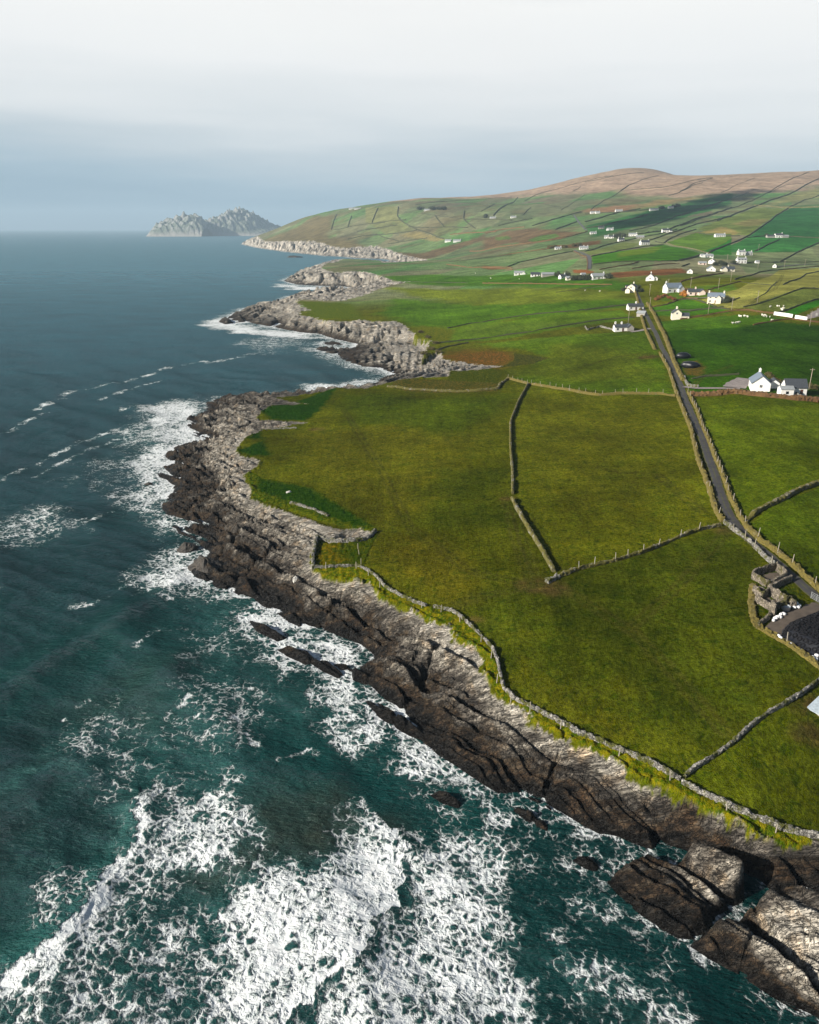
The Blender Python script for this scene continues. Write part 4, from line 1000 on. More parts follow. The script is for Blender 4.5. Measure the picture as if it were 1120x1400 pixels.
wall_line('silage_bank', [(1030,800),(1027,822),(1030,845),(1036,857)], 1.2, .5, 'grass_bank', 'rough grass ridge on the field side of the sheep pens', 'bank', .5, .24, seed=22)
for px, sp, off, lb, g, hs in (
    (COAST_A, 8, .9, 'grey fence post behind the short cliff edge wall by the small enclosure', 'posts on the upper coast wall', 1.15),
    (COAST_B, 6.5, .9, 'grey fence post standing behind the long curving coast wall', 'posts behind the coast wall', 1.15),
    (COAST_C[:6], 9, .95, 'grey fence post on the wall above the rock gully', 'posts above the gully', 1.1),
    (RB2, 6, .2, 'pale fence post standing along the yellow grassed lane bank', 'posts on the inland lane bank', 1.9),
    (LW2, 14, .1, 'fence post on the straw topped bank seaward of the lane', 'posts on the seaward lane bank', 1.7),
    (LW3, 6, .3, 'fence post on the pale wall between lane bend and sheep pens', 'posts above the sheep pens', 1.6),
    (W4, 5, .2, 'fence post on the low stone wall rising to the lane bend', 'posts on the rising field wall', 1.6),
    (W5, 5, .2, 'fence post on the straw coloured bank topping the olive fields', 'posts on the top bank', 1.7),
    ([(1036,857),(1076,880),(1115,909)], 7, -.2, 'fence post on the low bank edging the silage yard', 'posts round the silage yard', 1.4),
    ([(488,742),(491,758),(494,773)], 4, 0, 'fence post crossing the small grassy enclosure', 'posts in the small enclosure', 1.0)):
    posts(px, sp, off, lb, g, hs)

# ------------------------------------------------------------------ lane, drives and yards
def ribbon(name, px, w, mat, label, lift=.07, ds=1.0):
    P = resample(wat(px), ds); T = np.gradient(P, axis=0); T /= np.linalg.norm(T, axis=1)[:, None]; Nn = np.stack([T[:, 1], -T[:, 0]], 1)
    V = []; m_ = 11
    zc = np.max([gz(*(P + Nn * (w * a)).T) for a in np.linspace(-.5, .5, m_)], axis=0)
    k = np.ones(7) / 7; zs_ = zc.copy()
    if len(zc) > 10: zs_[3:-3] = np.convolve(zc, k, 'valid')
    zs_ = np.maximum(zs_, zc - .02) + lift
    for i in range(len(P)):
        for a in np.linspace(-.5, .5, m_):
            q = P[i] + Nn[i] * w * a * (1 + .06 * math.sin(i * 1.3) + .05 * math.sin(i * .37))
            V.append((q[0], q[1], zs_[i] + .05 * (1 - (2 * a) ** 2)))
        # the verges turn down into the turf
    f = [(i * m_ + j, (i + 1) * m_ + j, (i + 1) * m_ + j + 1, i * m_ + j + 1) for i in range(len(P) - 1) for j in range(m_ - 1)]
    me = bpy.data.meshes.new(name); me.from_pydata(V, [], [q[::-1] for q in f]); me.update()
    fattr(me, 'across', np.tile(np.linspace(-1, 1, m_), len(P)))
    o = link(name, me, M[mat], None, True); tag(o, label, None, None, 'structure'); return o
ROAD = [(866,392),(873,406),(881,426),(891,445),(899,461),(906,478),(914,491),(923,510),(931,528),(938,549),(947,570),(960,598),(971,633),(981,663),(992,695),(1004,716),(1020,735),(1041,752),(1063,771),(1089,793),(1118,819),(1180,866)]
n = NT('lane_asphalt')
f = n.noise(.5, 5, .6); g_ = n.noise(7, 3, .6)
c = n.mix(1.0, (.046, .044, .046), n.math('MULTIPLY', n.rng(f, .3, .7, .7, 1.3), n.rng(g_, .3, .7, .8, 1.2)), 'MULTIPLY')
ac = n.math('ABSOLUTE', n.attr('across')); en = n.math('ADD', ac, n.math('MULTIPLY', n.math('SUBTRACT', f, .5), .7))
c = n.mix(n.math('MAXIMUM', n.rng(en, .72, .92), n.math('MULTIPLY', n.rng(n.math('ADD', ac, n.math('MULTIPLY', n.math('SUBTRACT', g_, .5), .3)), .05, .16, 1, 0), n.rng(f, .42, .6))), c, (.075, .075, .015))
M['lane_asphalt'] = n.bsdf(c, .85, n.bump(g_, .3, .03))
ribbon('lane', ROAD, 2.5, 'lane_asphalt', 'narrow grey lane running inland between banks')
ribbon('driveway', [(935,529),(950,531),(975,531),(1000,531),(1012,531)], 3.4, 'gravel_drive', 'pale drive to the white houses')
ribbon('driveway', [(1003,531),(1010,525),(1022,519)], 8.0, 'gravel_drive', 'gravel forecourt of the white gabled house')
ribbon('driveway', [(889,449),(878,452),(862,454)], 3.5, 'gravel_drive', 'short drive to the seaward cottage')
ribbon('hill_lane', H3([(700,385),(720,420),(745,455),(775,490),(800,505)]), 4.5, 'asphalt', 'lane between fields on the hillside', .3, 6)
ribbon('hill_lane', H6([(30,325),(35,280),(32,240),(20,222),(-80,180)]), 4, 'asphalt', 'lane down to the village cottages', .3, 5)
ribbon('hill_lane', H8([(380,205),(480,225),(600,225),(720,240),(840,230),(1000,215),(1120,212)]), 4, 'asphalt', 'village street below the upper houses', .3, 5)
ribbon('hill_lane', H6([(980,540),(880,550),(820,548)]), 4, 'gravel_drive', 'lane past the cream two storey house', .2, 4)
def patch(name, px, mat, label, lift=.06, cell=.7):
    P = wat(px); lo = P.min(0); hi = P.max(0)
    gx_ = np.arange(lo[0], hi[0] + cell, cell); gy_ = np.arange(lo[1], hi[1] + cell, cell)
    xx, yy = np.meshgrid(gx_, gy_); s = sdist(xx, yy, P) + .3 * perlin(xx / 2, yy / 2, 5)
    zz = gz(xx, yy) + np.where(s > 0, lift, -.25); nx_ = len(gx_)
    V = np.stack([xx, yy, zz], -1).reshape(-1, 3).tolist(); ss = s.ravel()
    f = []
    for j in range(len(gy_) - 1):
        for i in range(nx_ - 1):
            q = (j * nx_ + i, j * nx_ + i + 1, (j + 1) * nx_ + i + 1, (j + 1) * nx_ + i)
            if max(ss[k] for k in q) > 0: f.append(q)
    me = bpy.data.meshes.new(name); me.from_pydata(V, [], f); me.update()
    o = link(name, me, M[mat], None, True); tag(o, label, None, None, 'structure'); return o
patch('yard', [(1042,858),(1060,841),(1095,829),(1112,822),(1150,838),(1165,870),(1140,920),(1110,902),(1076,878)], 'yard_concrete', 'brown silage yard beside the lane')

# ------------------------------------------------------------------ sheep pens and silage yard
c0 = at(1050, 808)
fold = empty('sheepfold', (c0[0], c0[1], float(gz(*c0))))
tag(fold, 'roofless stone sheep pens with thick walls beside the lane', 'sheepfold')
def pen(px, h=1.5, w=.7, sd=0):
    o = wall_line('pen_wall', px, w * .75, h, 'pen_stone', ds=.3, amp=.10, seed=sd, top=.1)
    o.parent = fold; o.matrix_parent_inverse = fold.matrix_world.inverted()
    me = o.data                              # keep the mesh where it was built: shift it into the pen's own space
    off = Vector(fold.location)
    for v in me.vertices: v.co -= off
    o.matrix_parent_inverse.identity()
    return o
B1 = lambda p: Z(1010, 760, 6.09, p)
pen(B1([(110,185),(180,155),(250,135),(305,118)]), 1.7, .6, 31)
pen(B1([(310,120),(350,160),(388,195)]), 1.8, .6, 32)
pen(B1([(388,197),(340,225),(290,250),(235,262)]), 1.4, .7, 33)
pen(B1([(110,188),(150,215),(200,245),(232,262)]), 1.5, .6, 34)
pen(B1([(430,212),(370,235),(300,272),(245,300)]), 1.3, .8, 35)
pen(B1([(115,315),(150,340),(185,368),(212,360),(238,330)]), 1.7, .7, 36)
pen(B1([(118,312),(160,300),(205,312)]), 1.3, .6, 37)
pen(B1([(250,320),(290,350),(340,390),(395,420)]), 2.0, 1.1, 38)
pen(B1([(140,378),(185,415),(235,440),(268,460)]), 1.4, .6, 39)
pen(B1([(270,462),(285,500),(300,505)]), 2.2, 1.0, 40)
pen(B1([(275,455),(330,440),(390,432)]), 1.4, .8, 41)
pen(B1([(410,400),(440,425),(455,440)]), 1.6, 1.2, 42)
pen(B1([(262,490),(250,520),(200,560),(155,590)]), .8, .8, 43)
patch('yard', B1([(140,190),(300,125),(385,195),(240,260)]), 'yard_concrete', 'trodden brown floor of the upper sheep pen')
patch('yard', B1([(140,380),(240,330),(390,425),(275,460)]), 'yard_concrete', 'trodden brown floor of the lower sheep pen')
# silage heap under black sheet, weighed down with tyres
SIL = wat([(1067,869),(1070,860),(1078,852),(1100,844),(1120,836),(1140,829),(1185,850),(1165,880),(1140,915),(1115,899),(1090,884)])
lo = SIL.min(0); hi = SIL.max(0); gx_ = np.arange(lo[0], hi[0] + .4, .4); gy_ = np.arange(lo[1], hi[1] + .4, .4)
xx, yy = np.meshgrid(gx_, gy_); s_ = sdist(xx, yy, SIL); base = float(gz(*SIL.mean(0)))
hz_ = lambda s, x, y: 1.7 * sstep(-.1, 2.2, s) + .06 * perlin(x / .8, y / .8, 4)
zz = np.where(s_ > -.3, gz(xx, yy) + hz_(s_, xx, yy), gz(xx, yy) - .3)
nx_ = len(gx_); ss = s_.ravel(); fq = []
for j in range(len(gy_) - 1):
    for i in range(nx_ - 1):
        q = (j * nx_ + i, j * nx_ + i + 1, (j + 1) * nx_ + i + 1, (j + 1) * nx_ + i)
        if max(ss[k] for k in q) > 0: fq.append(q)
me = bpy.data.meshes.new('silage_heap'); me.from_pydata(np.stack([xx, yy, zz], -1).reshape(-1, 3).tolist(), [], fq); me.update()
tag(link('silage_heap', me, M['black_sheet'], None, True), 'silage heap under a black sheet weighed down with tyres, beside the lane', 'silage heap')
def torus_mesh(name, R0, r0, n1=14, n2=7):
    V = []; f = []
    for i in range(n1):
        a = 6.2832 * i / n1
        for j in range(n2):
            b = 6.2832 * j / n2; rr = R0 + r0 * math.cos(b); V.append((rr * math.cos(a), rr * math.sin(a), r0 * .85 * math.sin(b) + r0 * .8))
    for i in range(n1):
        for j in range(n2): f.append((i * n2 + j, ((i + 1) % n1) * n2 + j, ((i + 1) % n1) * n2 + (j + 1) % n2, i * n2 + (j + 1) % n2))
    me = bpy.data.meshes.new(name); me.from_pydata(V, [], f); me.update(); me.materials.append(M['rubber'])
    me.polygons.foreach_set('use_smooth', np.ones(len(f), bool)); return me
tm = torus_mesh('tyre', .33, .13); cnt = 0
cand = []
for j in range(-40, 40):
    for i in range(-40, 40):
        x = SIL.mean(0)[0] + (i + .5 * (j % 2)) * .84 + random.uniform(-.2, .2); y = SIL.mean(0)[1] + j * .75 + random.uniform(-.2, .2)
        cand.append((x, y))
cand = np.array(cand); sc_ = sdist(cand[:, 0], cand[:, 1], SIL); ok = (sc_ > .35) & (cand[:, 0] / cand[:, 1] < .64)
for (x, y), s in zip(cand[ok], sc_[ok]):
    if cnt >= 290: break
    cnt += 1
    o = bpy.data.objects.new('tyre', tm); COL.objects.link(o)
    e = .3; f0 = float(gz(x, y) + hz_(np.float64(s), x, y))
    sx_ = float(sdist(np.array([x + e]), np.array([y]), SIL)[0]); sy_ = float(sdist(np.array([x]), np.array([y + e]), SIL)[0])
    nx2 = -(float(hz_(np.float64(sx_), x, y)) - float(hz_(np.float64(s), x, y))) / e; ny2 = -(float(hz_(np.float64(sy_), x, y)) - float(hz_(np.float64(s), x, y))) / e
    nv = Vector((nx2, ny2, 1)).normalized()
    o.rotation_euler = nv.to_track_quat('Z', 'Y').to_euler(); o.location = (x, y, f0 - .01)
    tag(o, 'old black tyre lying on the silage sheet', 'tyre', 'tyres on the silage heap')
print('tyres', cnt)
# white bags in two small rows, a trough and a gate
bag = MB()
for k in range(5):
    pass
def blobmesh(name, sx, sy, sz, mat, seed=0, amp=.15, nu=10, nv_=6, flat=.25):
    V = []; f = []
    for j in range(nv_ + 1):
        ph = math.pi * j / nv_
        for i in range(nu):
            th_ = 6.2832 * i / nu; d = 1 + amp * float(perlin(np.array([2 * math.cos(th_) + 3 * seed]), np.array([2 * math.sin(th_) + 2.3 * j / nv_]), seed)[0])
            V.append((sx * d * math.sin(ph) * math.cos(th_), sy * d * math.sin(ph) * math.sin(th_), sz * (max(-math.cos(ph), -1 + flat) + 1 - flat)))
    for j in range(nv_):
        for i in range(nu): f.append((j * nu + i, j * nu + (i + 1) % nu, (j + 1) * nu + (i + 1) % nu, (j + 1) * nu + i))
    me = bpy.data.meshes.new(name); me.from_pydata(V, [], f); me.update(); me.materials.append(M[mat])
    me.polygons.foreach_set('use_smooth', np.ones(len(f), bool)); return me
bm_ = blobmesh('feed_sack', .42, .3, .28, 'white_plastic', 3)
for q in [(290,545),(305,530),(320,522),(335,515),(348,520),(352,498),(368,490),(378,495)]:
    x, y = at(*B1([q])[0]); o = bpy.data.objects.new('feed_sack', bm_); COL.objects.link(o); o.location = (x, y, float(gz(x, y)) + .02); o.rotation_euler = (0, 0, random.uniform(0, 3))
    tag(o, 'white plastic sack in the row between the sheep pens and the tyres', 'sack', 'white sacks by the sheep pens')
for q in [(460,440),(478,432),(495,435),(505,425),(475,405)]:
    x, y = at(*B1([q])[0]); o = bpy.data.objects.new('feed_sack', bm_); COL.objects.link(o); o.location = (x, y, float(gz(x, y)) + .02); o.rotation_euler = (0, 0, random.uniform(0, 3))
    tag(o, 'white plastic sack lying in the rough grass towards the lane', 'sack', 'white sacks nearer the lane')
for q in [(330,675),(345,690),(430,745),(515,800),(618,855),(650,838),(645,868)]:
    x, y = at(*B1([q])[0]); o = bpy.data.objects.new('feed_sack', bm_); COL.objects.link(o); o.location = (x, y, float(gz(x, y)) + .02); o.rotation_euler = (0, 0, random.uniform(0, 3))
    tag(o, 'white plastic sack along the field side edge of the silage heap', 'sack', 'white sacks along the silage edge')
x, y = at(*B1([(390,450)])[0])
tr = empty('water_trough', (x, y, float(gz(x, y)))); tag(tr, 'round pale grey water trough at the corner of the sheep pens', 'trough')
t_ = MB().tube((0,0,0), (0,0,.7), .75, .8, 16, False).tube((0,0,.7), (0,0,.35), .72, .70, 16, False); t_.build('tank', M['galvanised'], tr, True)
MB().tube((0,0,.5), (0,0,.52), .72, .72, 16).build('water_surface', M['light_sheet'], tr)
p0 = np.array(at(*B1([(600,350)])[0])); p1 = np.array(at(*B1([(690,410)])[0])); d = p1 - p0; Lg = float(np.hypot(*d))
g0 = empty('field_gate', (p0[0], p0[1], float(gz(*p0)) - .1), math.atan2(d[1], d[0])); tag(g0, 'galvanised metal gate between the silage yard and the lane', 'gate')
b_m = MB()
for h in (.25, .5, .75, 1.0, 1.3): b_m.tube((0, 0, h), (Lg, 0, h), .035, .035, 6)
b_m.build('gate_bars', M['galvanised'], g0)
f_m = MB()
for xx_ in (0, Lg * .5, Lg): f_m.tube((xx_, 0, .1), (xx_, 0, 1.4), .05, .05, 6)
f_m.build('gate_frame', M['galvanised'], g0)

# ------------------------------------------------------------------ houses
def slabs(mb, L, W, H, P, ov=.3, th=.16, x0=None):
    a = -L / 2 - ov if x0 is None else x0
    for sgn in (-1, 1):
        y0, z0 = sgn * (W / 2 + ov), H - P * ov / (W / 2)
        v = [(a, y0, z0), (L / 2 + ov, y0, z0), (L / 2 + ov, 0, H + P), (a, 0, H + P)]
        v += [(p[0], p[1], p[2] + th) for p in v]
        mb.add(v, [(0,1,2,3),(4,7,6,5),(0,4,5,1),(1,5,6,2),(2,6,7,3),(3,7,4,0)])
    return mb
def gable_body(L, W, H, P, base=-1.2):
    h, w = L / 2, W / 2
    return MB().add([(-h,-w,base),(h,-w,base),(h,w,base),(-h,w,base),(-h,-w,H),(h,-w,H),(h,w,H),(-h,w,H),(-h,0,H+P),(h,0,H+P)],
                    [(0,1,5,4),(1,2,6,9,5),(2,3,7,6),(3,0,4,8,7),(4,5,9,8),(6,7,8,9),(3,2,1,0)])
def opening(name, root, x, y, z, w, h, face, near):      # face: 0 = -y wall, 1 = +x gable, 2 = -x gable
    rz = (0, math.pi / 2, -math.pi / 2)[face]
    fr = MB(); t = .10
    if near:
        fr.box(-w/2-t, w/2+t, -.05, .02, -t, 0); fr.box(-w/2-t, w/2+t, -.05, .02, h, h+t); fr.box(-w/2-t, -w/2, -.05, .02, 0, h); fr.box(w/2, w/2+t, -.05, .02, 0, h)
        fr.box(-.04, .04, -.045, .02, 0, h)
        o = fr.build(name, M['white_frame'], root)
        MB().box(-w/2, w/2, -.03, .015, 0, h).build('pane', M['glass'], o)
    else:
        o = MB().box(-w/2, w/2, -.04, .02, 0, h).build(name, M['glass'], root)
    o.location = (x, y, z); o.rotation_euler = (0, 0, rz); return o
def house(px, py, ang, L, W, H, P, wall, roof, label, cat='house', chim=(1,), annex=None, two=False, name='white_house', win=True, porch=False):
    x, y = at(px, py); c, s = math.cos(R(ang)), math.sin(R(ang))
    if y <= 400: L, W, H, P = L * .93, W * .93, H * .95, P * .93
    if 400 < y <= 760:
        L, W, H, P = L * .84, W * .84, H * .88, P * .84
        if annex: annex = tuple(v * .84 if i < 6 else v for i, v in enumerate(annex))
    if y > 760:
        L, W, H, P = L * .76, W * .76, H * .8, P * .76
        if annex: annex = tuple(v * .76 if i < 6 else v for i, v in enumerate(annex))
    # py marks the foot of the wall nearest the camera: step back to the middle
    dep = abs(s) * L / 2 + abs(c) * W / 2
    vx, vy = x / math.hypot(x, y), y / math.hypot(x, y); x += vx * dep * .8; y += vy * dep * .8
    zb = float(np.min(gz(x + np.array([-1,1,1,-1]) * 2.5, y + np.array([-1,-1,1,1]) * 2.5)))
    root = empty(name, (x, y, zb), R(ang)); tag(root, label, cat)
    near = y < 520
    gable_body(L, W, H, P).build('wall', M[wall], root)
    rf = slabs(MB(), L, W, H, P).build('roof', M[roof], root)
    for k in chim:
        cx = k * (L / 2 - .55); cm = MB().box(cx-.42, cx+.42, -.38, .38, H+P-.7, H+P+1.0).box(cx-.5, cx+.5, -.46, .46, H+P+1.0, H+P+1.15)
        for q in (-.2, .2): cm.tube((cx+q, 0, H+P+1.15), (cx+q, 0, H+P+1.5), .12, .1, 6)
        cm.build('chimney', M[wall], rf)
    if win:
        nw = max(2, int(L / 3)); fl = (0.9, 3.4) if two else (0.9,)
        for z_ in fl:
            for k in range(nw):
                xx = -L / 2 + L * (k + .5) / nw
                if z_ < 1 and k == nw // 2:
                    d_ = MB().box(xx-.5, xx+.5, -W/2-.05, -W/2+.02, 0, 2.1).build('door', M['door_paint'], root)
                    if near: MB().box(xx+.3, xx+.4, -W/2-.10, -W/2-.04, 1.0, 1.1).build('handle', M['galvanised'], d_)
                    continue
                opening('window', root, xx, -W/2, z_, 1.1, 1.15, 0, near)
        opening('window', root, L/2, 0, H * .5 if not two else 3.4, .9, 1.0, 1, near)
        opening('window', root, -L/2, 0, H * .5 if not two else 3.4, .9, 1.0, 2, near)
    if annex:
        ax, ay, al, aw, ah, ap, arot, amat, aroof = annex
        w_ = gable_body(al, aw, ah, ap).build('extension_wall', M[amat], root); r_ = slabs(MB(), al, aw, ah, ap, .2).build('extension_roof', M[aroof], root)
        for o in (w_, r_): o.location = (ax, ay, 0); o.rotation_euler = (0, 0, R(arot))
        o = MB().box(-.5, .5, -aw/2-.04, -aw/2+.02, .9, 1.9).build('extension_window', M['glass'], w_)
    return root
WR, CR, PR, GR = 'white_render', 'cream_render', 'pink_render', 'grey_render'
DS, BS, GS = 'dark_slate', 'blue_slate', 'grey_slate'
house(1037,535,72,11.5,7,3.3,2.9,WR,BS,'white gabled house with blue-grey roof at the end of the drive', chim=(1,), annex=(2.5,-5.2,5,3.6,2.6,1.2,0,WR,DS))
house(1084,539,-6,8,6,3.0,2.8,WR,DS,'white house with steep dark slate roof beside the gabled one', chim=(), annex=(-4.2,-3.8,4.5,4,2.6,.9,0,WR,GS))
house(850,453,2,11,5.5,3.0,1.7,WR,DS,'long low white cottage on the seaward side of the lane, grey gabled wing', chim=(-1,-.1), annex=(4.6,-.8,8,4.6,3.0,2.0,90,GR,DS))
house(924,437,78,7.5,6.5,4.6,2.6,CR,DS,'tall cream house with twin chimneys and a dark slate lean-to', chim=(.6,-.2), annex=(-1.0,-5.0,7,5,2.9,2.0,90,CR,DS), two=True)
house(868,424,3,12,5.5,3.0,1.9,WR,DS,'long white cottage close to the lane above the stone shed', chim=(0.1,))
house(877,433,-35,6,4.5,2.6,1.5,GR,GS,'small grey roofed shed at the lane side', 'shed', chim=(), win=False, name='stone_shed')
house(864,400,60,9,7,4.8,2.2,CR,DS,'cream two storey house where the lane bends out of sight', chim=(1,), two=True, annex=(-6,2,4,4,2.6,1.4,0,CR,DS))
house(919,400,12,14,8,4.2,3.4,WR,BS,'big white house with blue-grey roof inland of the lane', chim=(-1,), annex=(5,-3.5,6,5,3.4,2.6,90,WR,BS))
house(950,404,-8,12,6.5,3.0,2.2,PR,DS,'pale pink bungalow with two gables beside the orange shrubs', chim=(0,), annex=(4.5,-3,6.5,5,3,2,90,PR,DS))
house(978,415,-22,12,6.5,5.0,2.6,CR,BS,'cream two storey house with two chimneys beside the yellow field', chim=(1,-1), two=True, annex=(2,-4.2,5,3.6,4.4,1.9,90,CR,BS))
house(889,384,70,9,8,3.2,3.4,WR,DS,'white steep gabled house in front of the red bracken strip', chim=(1,), annex=(0,-5,6,4,2.6,1.6,0,WR,DS))
house(817,382,10,14,7,3.4,2.6,WR,GS,'white house at the end of the dark conifer hedge', chim=(1,), annex=(8,-2,6,5,2.8,2,0,WR,GS))
house(797,379,10,5,5,2.6,2,WR,GS,'tiny white gabled shed behind the dark conifer hedge', 'shed', chim=(), win=False, name='white_shed')
house(710,376,-5,14,8,3.2,2.4,WR,GS,'white farmhouse with grey roof at the seaward end of the farm row', chim=(), annex=(5,-4,7,6,2.8,2.4,90,WR,GS))
house(732,378,-5,12,8,3,2.4,WR,DS,'dark roofed white building in the middle of the farm row', chim=())
house(749,378,2,16,8,3,2.2,GR,GS,'long grey roofed barn in the farm row', 'barn', chim=(), win=False, name='barn')
house(769,381,20,7,6,2.8,2,WR,DS,'small white house half hidden by the dark shrubs of the farm row', chim=(1,))
house(778,383,0,7,6,2.6,1.6,CR,GS,'low cream cottage before the conifer hedge', chim=())
house(972,371,75,11,10,3.0,3.6,WR,BS,'white house with broad blue-grey gable roof above the lane', chim=())
house(995,371,-4,15,8,2.8,3.0,CR,DS,'cream gabled house beside a long dark roofed wing', chim=(0,), annex=(-6,-3,8,7,2.8,3,90,CR,DS))
house(973,361,60,9,8,4.4,2.6,WR,DS,'tall white house with a dark side, second above the blue-grey gable', chim=(1,), two=True)
house(960,362,-8,10,6,2.6,1.8,PR,GS,'small pink bungalow beside the tall white house', chim=())
house(966,352,-6,18,8,2.8,2.2,WR,GS,'long white bungalow at the head of the diagonal field wall', chim=(0,), annex=(-6,-3,6,6,2.8,2,90,WR,GS))
house(1013,349,0,11,8,5.2,2.2,WR,GS,'white two storey house with many windows, topmost of the upper village', chim=(-1,1), two=True)
house(1024,349,0,8,7,3.4,2.2,WR,GS,'smaller white house adjoining the topmost two storey house', chim=(1,))
house(1013,360,0,13,8,5,2.4,WR,GS,'white two storey house on the village street', chim=(-1,1), two=True)
house(1035,360,0,5,5,2.6,1.4,WR,GS,'tiny white hut beside the village street', 'hut', chim=(), win=False, name='white_hut')
house(1059,366,60,6,5,2.8,2.4,WR,DS,'small white gabled cottage at the inland end of the street', chim=())
house(943,374,70,6,6,2.6,2.4,WR,DS,'small white gabled cottage below the pink bungalow', chim=())
house(881,335,10,17,9,5.2,3,WR,DS,'white two storey house alone above the long green field', chim=(-1,1), two=True)
house(865,323,-12,17,9,4,2.6,WR,GS,'white house below the cloud shadow with a pale twin beside it', chim=(1,), annex=(7,-3,6,6,3,2,90,WR,GS))
house(875,326,-12,16,8,3.4,2.6,GR,GS,'grey roofed white house, lower twin below the cloud shadow', chim=(1,))
house(829,326,-12,9,7,3.6,2.6,WR,GS,'white cottage beside dark trees, leftmost of three', chim=(1,))
house(836,326,-12,9,7,3.6,2.6,WR,DS,'white cottage beside dark trees, middle of three', chim=(1,))
house(849,330,5,12,8,3.6,3,WR,DS,'white cottage beside dark trees, lowest of three', chim=(-1,1))
house(811,320,0,14,8,3.2,2.2,WR,GS,'white bungalow at the bottom of the hillside lane', chim=(1,))
house(834,315,-8,15,8,3.4,2.4,WR,GS,'white house inland of the hillside lane', chim=(1,), annex=(-6,-3,6,6,3,2,90,WR,GS))
house(822,313,-8,14,8,3.4,2.4,GR,DS,'dull grey house between two white ones by the hillside lane', chim=(1,))
house(798,341,-5,16,8,3.4,2.6,WR,GS,'white house in the russet hollow', chim=(0,1))
house(763,341,0,12,7,3,2,WR,GS,'low white cottage beside dark scrub in the hollow', chim=(1,))
house(909,318,0,13,9,5,3,WR,DS,'white two storey house on the dark hedge line up the hill', chim=(1,), two=True)
house(917,317,0,6,5,2.6,2,WR,DS,'small white outbuilding beside the house on the hedge line', 'shed', chim=(), win=False, name='white_shed')
house(984,324,0,20,9,3.6,2.6,WR,GS,'long white house among tan fields on the hill', chim=(1,))
house(1064,325,0,14,9,4.6,3,WR,DS,'white farmhouse with dark sheds in the deep green field', chim=(1,))
house(1055,325,0,20,8,3,2,GR,DS,'dark farm shed on the seaward side of the white farmhouse', 'shed', chim=(), win=False, name='farm_shed')
house(1073,325,0,12,7,3,2,GR,GS,'grey farm shed on the inland side of the white farmhouse', 'shed', chim=(), win=False, name='farm_shed')
house(894,288,0,26,11,4,3,WR,GS,'white house high on the hill at the edge of the moor', chim=(1,))
house(917,285,0,16,10,4,3,WR,GS,'small white house highest on the hill among dark trees', chim=())
house(846,290,0,22,11,4.4,3.4,WR,GS,'white house standing above the cloud shadow', chim=(-1,1))
house(811,292,0,18,10,4,3.2,WR,GS,'white house at the top of the hillside lane, seaward of its twin', chim=(1,))
house(817,292,0,14,10,4,3.2,WR,GS,'white house at the top of the hillside lane, inland of its twin', chim=(1,))
house(674,299,0,20,12,4,3,WR,GS,'white farmhouse beside a dark tree among grey fields', chim=(1,))
house(702,298,0,18,11,4,3,WR,GS,'white cottage alone on the grey hillside', chim=(1,))
house(584,288,0,26,12,4,3.4,WR,GS,'pale house among a dark row of trees on the far headland', chim=(1,))
house(613,331,-20,20,13,4,4,WR,GS,'white gabled house above the bracken valley, seaward of two', chim=(1,))
house(625,331,-10,24,13,4,4,WR,GS,'white house above the bracken valley, inland of two', chim=(1,))
house(481,286,0,30,14,4,5,WR,GS,'white house on the skyline of the far headland, seaward of two', chim=(1,))
house(489,286,0,34,14,4,4,WR,GS,'white house on the skyline of the far headland, inland of two', chim=(1,))
house(860,397,0,6,5,2.6,1.8,PR,DS,'small pink outhouse beside the cream house at the lane end', 'shed', chim=(), win=False, name='outhouse')
# the sheet roofed shed by the near field wall
cx, cy = at(1107, 968); sd_ = Vector((math.cos(R(-58)), math.sin(R(-58)))); up_ = Vector((-sd_.y, sd_.x))
L_, W_ = 14, 8; mid_ = Vector((cx, cy)) + sd_ * L_ / 2 + up_ * W_ / 2
sh = empty('farm_shed', (mid_.x, mid_.y, float(gz(mid_.x, mid_.y)) - .1), R(-58)); tag(sh, 'farm shed with pale blue sheet roof below the silage yard', 'shed')
gable_body(L_, W_, 2.6, 1.4).build('wall', M[GR], sh); slabs(MB(), L_, W_, 2.6, 1.4, .3).build('roof', M['light_sheet'], sh)
MB().box(-1.2, 1.2, -W_/2-.05, -W_/2+.02, 0, 2.2).build('door', M['door_paint'], sh)

